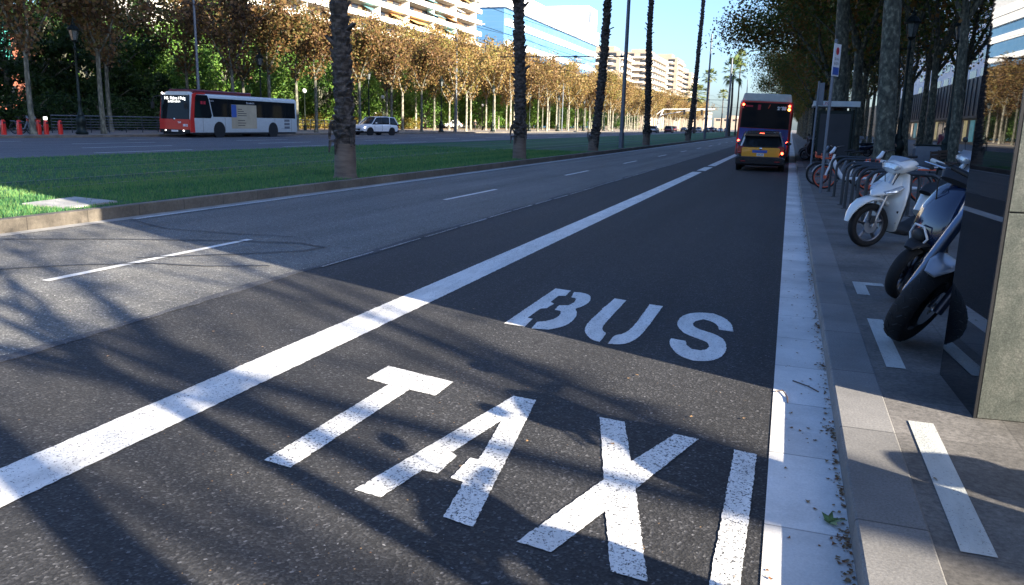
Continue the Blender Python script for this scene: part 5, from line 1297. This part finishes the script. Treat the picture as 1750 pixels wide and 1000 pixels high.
    for sg in (-1, 1):
        b = MB(); b.tube([(hx, sg * .10, hz), (hx - .02, sg * .22, hz + .015), (hx - .07, sg * .36, hz + .01)], .013, 8); b.xf(S).build('handlebar', M['steel_dark'], root, smooth=True)
        b = MB(); b.tube([(hx - .045, sg * .25, hz + .012), (hx - .08, sg * .385, hz + .008)], .02, 10); b.xf(S).build('grip', M['plastic'] if style == 'classic' else M['bus_roof'], root, smooth=True)
        b = MB(); b.tube([(hx + .03, sg * .18, hz + .01), (hx + .035, sg * .27, hz + .01), (hx - .01, sg * .40, hz - .005)], [.010, .008, .009], 6); b.xf(S).build('brake_lever', M['chrome'], root, smooth=True)
        if mirrors:
            b = MB(); b.tube([(hx - .01, sg * .22, hz), (hx + .0, sg * .26, hz + .14), (hx - .02, sg * .30, hz + .20)], .006, 6); b.ball((hx - .02, sg * .32, hz + .24), (.018, .075, .05)); b.xf(S).build('mirror', M['plastic'], root, smooth=True)
    for sg, ex in ((1, .02), (-1, .05)):
        b = MB(); b.tube([(hx, sg * .16, hz), (hx + .14 + ex, sg * .13, hz - .06), (hx + .20, sg * .07, hz - .26), (hx + .24, sg * .06, R_ + .40)], .006, 6); b.xf(S).build('brake_cable', M['plastic'], root, smooth=True)
    b = MB(); b.box((.02, .085, R_ + .09), (.07, .035, .10)); b.xf(S).build('brake_caliper', M['steel_dark'], root, bevel=.008)
    b = MB(); b.sweep([(-.95, 0, .25), (-1.2, 0, .28), (-WB, 0, .30)], [(.13, .08), (.12, .10), (.10, .08)], 12); b.build('engine', M['plastic'], root, smooth=True)
    b = MB(); b.tube([(-1.25, 0, .42), (-1.6, 0, .62), (-1.85, 0, .50)], [.07, .06, .03], 10); b.box((-1.78, 0, .62), (.05, .16, .08)); b.build('rear_mudguard', M['plastic'], root, smooth=40)
    b = MB(); b.tube([(-.7, .13, .18), (-.62, .27, .0)], .012, 6); b.build('side_stand', M['steel_dark'], root)
    return root
ws = scooter('white_scooter', 'white scooter with tall wheels parked in front of the row of bike racks', 'white_scooter', .29, .10, -13, mirrors=False)
ws.location = (1.03, 11.35, .12); ws.rotation_euler = (R(-9), 0, R(227))
ns = scooter('navy_scooter', 'glossy navy blue scooter parked between the white scooter and the big motorcycle tyre', 'navy', .255, .115, 22, 'electric', mirrors=False)
ns.location = (1.08, 7.85, .12); ns.rotation_euler = (R(-9), 0, R(212))

# motorcycle whose front wheel turns to the camera
mc = empty('motorcycle', (0.95, 6.2, .12), (R(-14), 0, R(203)), 'motorcycle with a fat black front tyre, mostly hidden behind the black pillar', 'motorcycle')
Rm = .325; _ax = Vector((-.42, 0, .9)).normalized(); S = Matrix.Translation((0, 0, Rm)) @ Matrix.Rotation(R(36), 4, _ax) @ Matrix.Translation((0, 0, -Rm))
wheel(mc, (0, 0, Rm), Rm, .15, 10, 'steel_dark', mx=S, rimr=.64, tread=True)
b = MB(); b.lathe([(.14, .0), (.14, .006), (.05, .006), (.05, .0)], 30, (0, -.075, Rm), 'y'); b.lathe([(.14, .0), (.14, .006), (.05, .006), (.05, .0)], 30, (0, .075, Rm), 'y'); b.xf(S).build('brake_disc', M['chrome'], mc, smooth=40)
b = MB()
for sg in (-1, 1): b.tube([(.0, sg * .125, Rm), (-.10, sg * .125, Rm + .26)], .034, 12); b.tube([(-.09, sg * .125, Rm + .24), (-.32, sg * .125, Rm + .82)], .040, 12)
b.xf(S).build('fork', M['fork'], mc, smooth=True)
for sg in (-1, 1): b = MB(); b.tube([(-.235, sg * .125, Rm + .60), (-.262, sg * .125, Rm + .67)], .040, 12); b.xf(S).build('fork_clamp', M['chrome'], mc, smooth=True)
b = MB(); P = [((Rm + .035) * math.cos(R(a)), 0, Rm + (Rm + .035) * math.sin(R(a))) for a in (62, 80, 100, 120, 140, 160)]; b.sweep(P, [(.04, .008), (.082, .012), (.092, .014), (.092, .014), (.085, .012), (.05, .008)], 14); b.xf(S).build('front_mudguard', M['silver'], mc, smooth=True)
b = MB(); b.lathe([(.03, 0), (.10, .02), (.105, .10), (.06, .16)], 24, (-.22, 0, 1.0), 'x'); b.xf(S).build('headlight', M['chrome'], mc, smooth=True)
b = MB(); b.tube([(-.34, -.36, 1.12), (-.32, -.2, 1.14), (-.30, 0, 1.10), (-.32, .2, 1.14), (-.34, .36, 1.12)], .012, 8); b.xf(S).build('handlebar', M['steel_dark'], mc, smooth=True)
for sg in (-1, 1): b = MB(); b.tube([(-.335, sg * .26, 1.13), (-.345, sg * .39, 1.12)], .02, 10); b.xf(S).build('grip', M['plastic'], mc, smooth=True)
b = MB(); b.sweep([(-.38, 0, .86), (-.52, 0, .94), (-.75, 0, .92), (-.92, 0, .82)], [(.08, .06), (.15, .12), (.14, .12), (.08, .05)], 18); b.build('tank', M['white_scooter'], mc, smooth=True)
b = MB(); b.sweep([(-.88, 0, .80), (-1.2, 0, .82), (-1.5, 0, .88)], [(.10, .04), (.14, .05), (.09, .03)], 16); b.build('seat', M['seat'], mc, smooth=True)
b = MB(); b.box((-.68, 0, .45), (.42, .30, .38)); b.tube([(-.3, 0, .9), (-.42, 0, .5), (-.5, 0, .28), (-1.0, 0, .3), (-1.1, 0, .78)], .03, 8); b.tube([(-.45, .06, .5), (-.35, .1, .25), (-.8, .14, .2), (-1.5, .16, .35)], .03, 8); b.build('engine', M['plastic'], mc, smooth=40)
wheel(mc, (-1.45, 0, Rm), Rm, .17, 10, 'steel_dark', rimr=.64)
b = MB(); b.tube([(-1.0, .09, .38), (-1.45, .10, Rm)], .03, 8); b.tube([(-1.0, -.09, .38), (-1.45, -.10, Rm)], .03, 8); b.build('swingarm', M['steel_dark'], mc, smooth=True)
b = MB(); b.sweep([(-1.3, 0, .72), (-1.6, 0, .74), (-1.78, 0, .6)], [(.09, .02), (.09, .02), (.07, .015)], 12); b.build('rear_mudguard', M['plastic'], mc, smooth=True)

# scooter just outside the frame whose shadow falls across the letters
oz = scooter('commuter_scooter', 'silver scooter with mirrors just outside the frame, in front of the pillar', 'silver', .30, .11, 8)
oz.location = (1.38, 3.0, .12); oz.rotation_euler = (R(-6), 0, R(184))
copy_tree(oz, (1.42, 1.75, .12), (R(-8), 0, R(176)), 'silver scooter with mirrors beside the camera, nearest the kerb')
o2 = scooter('maxi_scooter', 'silver scooter standing behind the black seat of the navy one, at the pillar edge', 'silver', .28, .12, 10)
o2.location = (2.75, 16.6, .12); o2.rotation_euler = (R(-8), 0, R(200))
for i, (x, y, a, s, lab) in enumerate(((.95, 45, 120, ws, 'white motor scooter parked at the kerb just right of the red bus'), (.8, 42.6, 140, o2, 'silver motor scooter parked at the kerb right of the taxi'), (1.2, 52, 130, ns, 'dark motor scooter farther along the kerb behind the shelter'), (3.1, 52.5, 170, ns, 'dark motor scooter behind the trees beyond the white bicycle'), (3.9, 56, 190, o2, 'grey motor scooter farthest among the trees beyond the bicycle'), (5.2, 60, 170, ws, 'small pale motor scooter in the deep shade far behind the bicycle'))):
    copy_tree(s, (x, y, .12), (R(-8), 0, R(a)), lab)

# ---------------------------------------------------------------- bike racks
rk = None
for i, (x, y) in enumerate(((1.02, 21.3), (1.06, 19.7), (1.10, 17.6), (1.12, 16.8), (1.17, 16.0), (1.2, 15.2), (1.25, 14.3), (1.3, 13.6))):
    if rk is None:
        rk = empty('bike_rack', (x, y, .12), (0, 0, R(-4)))
        b = MB(); w, h, r = .95, .86, .2
        P = [(0, 0, 0), (0, 0, h - r)] + [(r - r * math.cos(R(a)), 0, h - r + r * math.sin(R(a))) for a in range(15, 91, 15)] + [(w - r + r * math.sin(R(a)), 0, h - r + r * math.cos(R(a))) for a in range(0, 91, 15)] + [(w, 0, 0)]
        b.tube(P, .030, 10); b.build('hoop', M['steel_dark'], rk, smooth=True)
        b = MB(); b.lathe([(.07, 0), (.07, .012)], 12, (0, 0, 0)); b.lathe([(.07, 0), (.07, .012)], 12, (w, 0, 0)); b.build('foot_plate', M['steel_dark'], rk)
        o = rk
    else: o = copy_tree(rk, (x, y, .12))
    if i == 0: tag(o, 'farthest grey hoop bike rack, with the white bicycle leaning on it', 'bike rack')
    else: tag(o, '%s grey hoop bike rack counted from the sign pole towards the white scooter' % ['second', 'third', 'fourth', 'fifth', 'sixth', 'seventh', 'eighth'][i - 1], 'bike rack', 'tight row of hoop bike racks')
# ---------------------------------------------------------------- bicycles
def bicycle(name, label, frame='bike_white', tyre_c='orange', basket='orange', R_=.31):
    root = empty(name, label=label, cat='bicycle')
    WB = 1.08
    for i, c in enumerate(((0, 0, R_), (-WB, 0, R_))):
        b = MB(); P = [(c[0] + (R_ - .02) * math.cos(R(a)), 0, c[2] + (R_ - .02) * math.sin(R(a))) for a in range(0, 360, 12)]
        b.tube(P, .022, 8, closed=True); t = b.build('wheel', M['rubber'], root, smooth=True)
        b = MB(); b.tube([(c[0] + (R_ - .045) * math.cos(R(a)), 0, c[2] + (R_ - .045) * math.sin(R(a))) for a in range(0, 360, 12)], .016, 6, closed=True)
        b.lathe([(.045, -.05), (.045, .05)], 12, c, 'y')
        for j in range(12): q = R(j * 30); b.tube([c, (c[0] + (R_ - .04) * math.cos(q), 0, c[2] + (R_ - .04) * math.sin(q))], .003, 3)
        b.build('rim', M[tyre_c], t)
        b = MB(); b.sweep([(c[0] + (R_ + .03) * math.cos(R(a)), 0, c[2] + (R_ + .03) * math.sin(R(a))) for a in range(20, 171, 15)], [(.03, .005)] * 11, 8); b.build('mudguard', M[frame], root, smooth=True)
    b = MB(); b.tube([(0, 0, R_), (-.10, 0, R_ + .30), (-.20, 0, R_ + .58)], [.022, .03, .03], 10); b.build('fork', M[frame], root, smooth=True)
    b = MB(); b.sweep([(-.17, 0, R_ + .50), (-.27, 0, R_ + .22), (-.42, 0, R_ + .0), (-.60, 0, R_ - .04)], [(.03, .045), (.035, .055), (.035, .055), (.04, .05)], 12)
    b.sweep([(-.56, 0, R_ - .04), (-.70, 0, R_ + .42)], [(.028, .04), (.02, .028)], 10); b.sweep([(-.60, 0, R_ - .02), (-.85, 0, R_ + .0), (-WB, 0, R_)], [(.035, .04), (.03, .035), (.03, .03)], 10); b.build('frame', M[frame], root, smooth=True)
    b = MB(); b.tube([(-.68, 0, R_ + .38), (-.75, 0, R_ + .62)], .015, 8); b.build('seat_post', M['steel_dark'], root)
    b = MB(); b.sweep([(-.60, 0, R_ + .63), (-.75, 0, R_ + .66), (-.88, 0, R_ + .67)], [(.025, .02), (.06, .03), (.08, .03)], 12); b.build('saddle', M['plastic'], root, smooth=True)
    b = MB(); b.tube([(-.20, 0, R_ + .58), (-.26, 0, R_ + .76)], .016, 8)
    b.tube([(-.36, -.28, R_ + .78), (-.27, -.12, R_ + .77), (-.27, .12, R_ + .77), (-.36, .28, R_ + .78)], .013, 8); b.build('handlebar', M['plastic'], root, smooth=True)
    b = MB(); b.box((.0, 0, R_ + .47), (.20, .28, .03))
    for sx in (-1, 1):
        for z in (.52, .58): b.tube([(.0 + sx * .10, -.15, R_ + z), (.0 + sx * .10, .15, R_ + z)], .008, 5)
        b.tube([(.0 + sx * .1, -.14, R_ + .46), (.0 + sx * .1, -.15, R_ + .60)], .008, 5); b.tube([(.0 + sx * .1, .14, R_ + .46), (.0 + sx * .1, .15, R_ + .60)], .008, 5)
    b.build('basket', M[basket], root)
    b = MB(); b.sweep([(-.08, 0, R_ + .60), (-.15, 0, R_ + .66), (-.20, 0, R_ + .76)], [(.05, .03), (.09, .04), (.06, .03)], 12); b.build('front_housing', M[frame], root, smooth=True)
    b = MB(); b.sweep([(-.90, 0, R_ + .40), (-1.1, 0, R_ + .44), (-1.32, 0, R_ + .46)], [(.05, .02), (.07, .025), (.05, .015)], 10); b.build('carrier', M[frame], root, smooth=True)
    b = MB(); b.box((-1.1, 0, R_ + .40), (.36, .12, .03)); b.build('carrier_stripe', M[tyre_c], root)
    b = MB(); b.lathe([(.09, -.02), (.09, .02)], 16, (-.56, 0, R_ - .04), 'y'); b.tube([(-.56, .09, R_ - .04), (-.50, .10, R_ - .19)], .012, 6); b.tube([(-.56, -.09, R_ - .04), (-.62, -.10, R_ + .11)], .012, 6); b.build('crank', M['plastic'], root)
    return root
bk = bicycle('share_bicycle', 'white share bicycle with orange wheels leaning on the farthest bike rack')
bk.location = (.93, 22.2, .12); bk.rotation_euler = (R(4), 0, R(188))
bk2 = bicycle('share_bicycle', 'dark-wheeled bicycle standing just behind the white one with orange wheels', 'steel', 'steel_dark', 'orange'); bk2.location = (.80, 23.6, .12); bk2.rotation_euler = (R(-4), 0, R(184))
bk3 = copy_tree(bk, (1.75, 19.0, .12), (R(5), 0, R(190)), 'white share bicycle with orange wheels half hidden inside the row of hoops'); 
# ---------------------------------------------------------------- signs, shelter, bins, benches on the right
sp = empty('parking_sign', (.80, 20.6, .12), (0, 0, 0), 'tall grey sign pole with a narrow pale panel, in front of the white bicycle', 'sign')
b = MB(); b.tube([(0, 0, 0), (0, 0, 3.55)], .034, 10); b.build('pole', M['steel'], sp, smooth=True)
mz = Matrix.Rotation(R(66), 4, 'Z')
b = MB(); b.b2((-.20, -.055, 2.72), (.20, -.04, 3.44)); b.xf(mz); pn = b.build('panel', M['white'], sp, bevel=.004)
b = MB(); b.lathe([(.085, 0), (.085, .004)], 20, (0, -.062, 3.28), 'y'); b.xf(mz).build('red_disc', M['red_sign'], pn)
b = MB(); b.b2((-.17, -.060, 2.75), (.17, -.056, 2.92)); b.xf(mz).build('blue_field', M['blue_sign'], pn)
for k_, t in enumerate(('8-14 h', '16-20 h')):
    tt = text_mb(t, .09); tt.xf(mz @ Matrix.Translation((0, -.0575, 3.10 - k_ * .10)) @ Matrix.Rotation(R(90), 4, 'X')); tt.build('lettering', M['ink'], pn, fix=False)
sp2 = empty('bus_stop_sign', (.80, 31.5, .12), (0, 0, 0), 'thin grey pole with a flag panel just left of the taller pale-panelled pole', 'sign')
b = MB(); b.tube([(0, 0, 0), (0, 0, 3.2)], .038, 10); b.build('pole', M['steel'], sp2, smooth=True)
b = MB(); b.b2((.03, -.02, 2.35), (.20, .02, 3.15)); b.build('panel', M['steel'], sp2, bevel=.004)
sh = empty('bus_shelter', (.95, 38.5, .12), (0, 0, 0), 'dark glass bus shelter with a pale roof edge beside the red bus', 'bus shelter')
b = MB(); b.b2((-.1, -.2, 2.55), (1.75, 4.2, 2.68)); b.b2((-.14, -.24, 2.50), (1.79, -.2, 2.74)); b.build('roof', M['bus_grey'], sh, bevel=.02)
b = MB()
for xx, yy in ((.0, 0), (.0, 4), (1.6, 0), (1.6, 4)): b.b2((xx, yy, 0), (xx + .09, yy + .09, 2.55))
b.build('post', M['iron'], sh)
b = MB(); b.b2((.12, .0, .25), (1.58, .12, 2.35)); a_ = b.build('advert_case', M['iron'], sh, bevel=.02)
b = MB(); b.b2((.22, -.012, .4), (1.48, -.004, 2.2)); b.build('poster', M['facade_dark'], a_)
b = MB(); b.b2((1.62, .1, .3), (1.65, 4, 2.4)); b.build('back_glass', M['glass'], sh)
b = MB(); b.b2((1.1, .8, .42), (1.5, 3.4, .47)); b.build('seat', M['steel'], sh)
put_text('BUS', .22, (.3, -.246, 2.62), 0, M['red_sign'], sh)
bn = empty('litter_bin', (5.0, 34.5, .12), label='dark box litter bin left of the wooden benches', cat='litter bin')
b = MB(); b.prism([(-.42, .0), (.42, 0), (.45, .9), (.40, 1.0), (-.40, 1.0), (-.45, .9)], -.3, .3, 'xz'); b.build('bin_body', M['steel'], bn, bevel=.03)
b = MB(); b.b2((-.46, -.33, 1.0), (.46, .33, 1.06)); b.build('lid', M['iron'], bn, bevel=.02)
def bench(x, y, rz, label):
    r_ = empty('bench', (x, y, .12), (0, 0, rz), label, 'bench')
    b = MB()
    for i in range(4): b.b2((-.9, -.22 + i * .12, .43), (.9, -.12 + i * .12, .46))
    b.build('seat', M['wood'], r_); b = MB()
    for i in range(3): b.b2((-.9, .27, .55 + i * .12), (.9, .30, .64 + i * .12))
    b.build('backrest', M['wood'], r_)
    for xx in (-.75, .75): b = MB(); b.tube([(xx, -.2, 0), (xx, -.18, .42), (xx, .25, .42), (xx, .32, .9)], .02, 6); b.tube([(xx, .25, .42), (xx, .3, 0)], .02, 6); b.build('leg', M['iron'], r_)
bench(5.0, 30.6, 1.25, 'wooden bench nearest the silver scooter on the right pavement')
bench(5.6, 33.0, 1.25, 'wooden bench behind the first one, beside the dark litter bin')
# ---------------------------------------------------------------- left promenade furniture
dk_ = None
labs = ['red dock at the left edge of the picture', 'red dock second from the left, with a bicycle wheel behind', 'red dock just left of the pale leaning tree', 'red dock just right of the pale leaning tree', 'red dock with a blue and white top', 'rightmost red dock, standing alone before the railing']
for i, y in enumerate((33.4, 34.3, 35.3, 36.6, 37.1, 38.1)):
    if dk_ is None:
        dk_ = empty('bicycle_dock', (0, 0, 0)); b = MB(); b.sweep([(0, 0, 0), (.0, 0, .5), (.02, 0, .78), (.0, 0, .84)], [(.15, .10), (.14, .10), (.12, .09), (.06, .04)], 14, 3); b.build('housing', M['red_paint'], dk_, smooth=True)
        b = MB(); b.box((.11, 0, .68), (.02, .14, .10)); b.build('latch', M['steel_dark'], dk_); o = dk_
    else: o = copy_tree(dk_)
    o.location = (-42.3, y, .146); tag(o, labs[i], 'bicycle dock')
    if i in (1, 3, 4):
        q = copy_tree(bk2, (-43.1, y + .12, .146), (0, 0, R(10))); tag(q, ['', 'share bicycle docked at the second red dock from the left', '', 'share bicycle docked behind the pale leaning tree', 'share bicycle docked at the red dock with the blue and white top'][i], 'bicycle')
b = MB(); b.box((-42.3, 37.1, 1.1), (.12, .2, .18)); tag(b.build('dock_display', M['led'], bevel=.02), 'small blue and white box on top of a red dock', 'display')
rl = empty('railing', (-45, 39.9, .146), label='dark metal railing of thin horizontal bars left of the bus', cat='railing')
b = MB()
for z in (1.12, .9, .72, .54, .36, .18): b.tube([(0, 0, z), (0, 17, z)], .022 if z < 1.1 else .035, 5)
b.build('rail', M['steel'], rl)
for i in range(12): b = MB(); b.tube([(0, i * 1.545, 0), (0, i * 1.545, 1.12)], .03, 6); b.build('post', M['steel_dark'], rl)
rl2 = empty('railing', (-52, 76, .146), label='dark post-and-rail fence between the bus tail and the nearest palm', cat='railing')
b = MB()
for z in (1.1, .75, .4): b.tube([(0, 0, z), (0, 12, z)], .04, 5)
b.build('rail', M['steel_dark'], rl2)
for i in range(9): b = MB(); b.tube([(0, i * 1.5, 0), (0, i * 1.5, 1.15)], .05, 6); b.build('post', M['steel_dark'], rl2)

# ---------------------------------------------------------------- people
def person(loc, heading, label, top='cloth_dark', legs='cloth_blue', stride=.25, arms=.15, H=1.72, sit=False):
    root = empty('person', loc, (0, 0, heading), label, 'person')
    k = H / 1.72
    hipz = .92 if not sit else .50
    def skinned(name, V, E, Rd, mt, par):
        me = bpy.data.meshes.new(name); me.from_pydata([tuple(Vector(v) * k) for v in V], E, []); me.materials.append(mt)
        o = bpy.data.objects.new(name, me); col.objects.link(o); o.parent = par
        sk = o.modifiers.new('skin', 'SKIN'); sk.use_smooth_shade = True
        for i, r in enumerate(Rd): me.skin_vertices[0].data[i].radius = ((r[0] if hasattr(r, '__len__') else r) * k, (r[1] if hasattr(r, '__len__') else r) * k)
        me.skin_vertices[0].data[0].use_root = True
        ss = o.modifiers.new('sub', 'SUBSURF'); ss.levels = 1; ss.render_levels = 1
        return o
    zt = hipz
    if sit: kn = [(.42, .10, .47), (.42, -.10, .47)]; an = [(.45, .10, .08), (.45, -.10, .08)]
    else: kn = [(stride * .55, .10, .50), (-stride * .35, -.10, .50)]; an = [(stride * .9, .10, .08), (-stride * 1.15, -.10, .10)]
    V = [(0, 0, zt), (0, 0, zt + .22), (.01, 0, zt + .45), (.02, 0, zt + .56), (.03, 0, zt + .66), (.04, 0, zt + .76)]
    E = [(0, 1), (1, 2), (2, 3), (3, 4), (4, 5)]; Rd = [(.15, .11), (.13, .10), (.16, .11), (.06, .06), (.085, .095), (.07, .08)]
    for s, (kk, aa) in zip((1, -1), zip(kn, an)):
        i = len(V); V += [(0, s * .09, zt - .04), kk, aa, (aa[0] + .16, aa[1], .04)]; E += [(0, i), (i, i + 1), (i + 1, i + 2), (i + 2, i + 3)]; Rd += [.085, .055, .04, .035]
        j = len(V); V += [(0, s * .19, zt + .47), (-arms * s * .6, s * .24, zt + .20), (arms * s + .08, s * .23, zt + .0), (arms * s + .12, s * .22, zt - .09)]; E += [(2, j), (j, j + 1), (j + 1, j + 2), (j + 2, j + 3)]; Rd += [.06, .042, .03, .026]
    body = skinned('body', V, E, Rd, M['skin'], root)
    V = [(0, 0, zt + .02), (0, 0, zt + .22), (.01, 0, zt + .47)]; E = [(0, 1), (1, 2)]; Rd = [(.185, .14), (.16, .13), (.18, .13)]
    for s in (1, -1):
        j = len(V); V += [(0, s * .19, zt + .47), (-arms * s * .6, s * .24, zt + .20), (arms * s + .06, s * .23, zt + .03)]; E += [(2, j), (j, j + 1), (j + 1, j + 2)]; Rd += [.078, .06, .05]
    skinned('jacket', V, E, Rd, M[top], root)
    V = [(0, 0, zt)]; E = []; Rd = [(.16, .12)]
    for s, (kk, aa) in zip((1, -1), zip(kn, an)):
        i = len(V); V += [(0, s * .09, zt - .06), kk, aa]; E += [(0, i), (i, i + 1), (i + 1, i + 2)]; Rd += [.105, .075, .06]
    skinned('trousers', V, E, Rd, M[legs], root)
    b = MB(); b.ball((.02, 0, zt + .77), (.10, .092, .095)); b.v = [tuple(Vector(v) * k) for v in b.v]; b.build('hair', M['hair'], root, smooth=True)
    for kk, aa in ((0, an[0]), (1, an[1])): b = MB(); b.ball((aa[0] + .07, aa[1], .05), (.14, .05, .05)); b.v = [tuple(Vector(v) * k) for v in b.v]; b.build('shoe', M['ink'], root, smooth=True)
    return root
person((-46, 116.5, .15), R(-90), 'person in dark clothes walking on the promenade left of the second palm', 'cloth_dark', 'cloth_dark')
person((-43.9, 35.2, .15), R(200), 'person in dark clothes standing behind the red docks at the far left', 'cloth_dark', 'cloth_dark', .1)
person((6.9, 43.0, .12), R(-80), 'person in a mauve top and blue jeans walking on the right pavement', 'cloth_red', 'cloth_blue', .3)
person((8.6, 41.0, .12), R(-100), 'person in black standing behind the wooden benches', 'cloth_dark', 'cloth_dark', .1)
person((9.3, 42.0, .12), R(180), 'second person in black, right of the one behind the benches', 'cloth_dark', 'cloth_dark', .1)
person((4.3, 41.0, .12), R(-60), 'person in a dark coat beside the dark lamp post', 'cloth_dark', 'cloth_blue', .15)
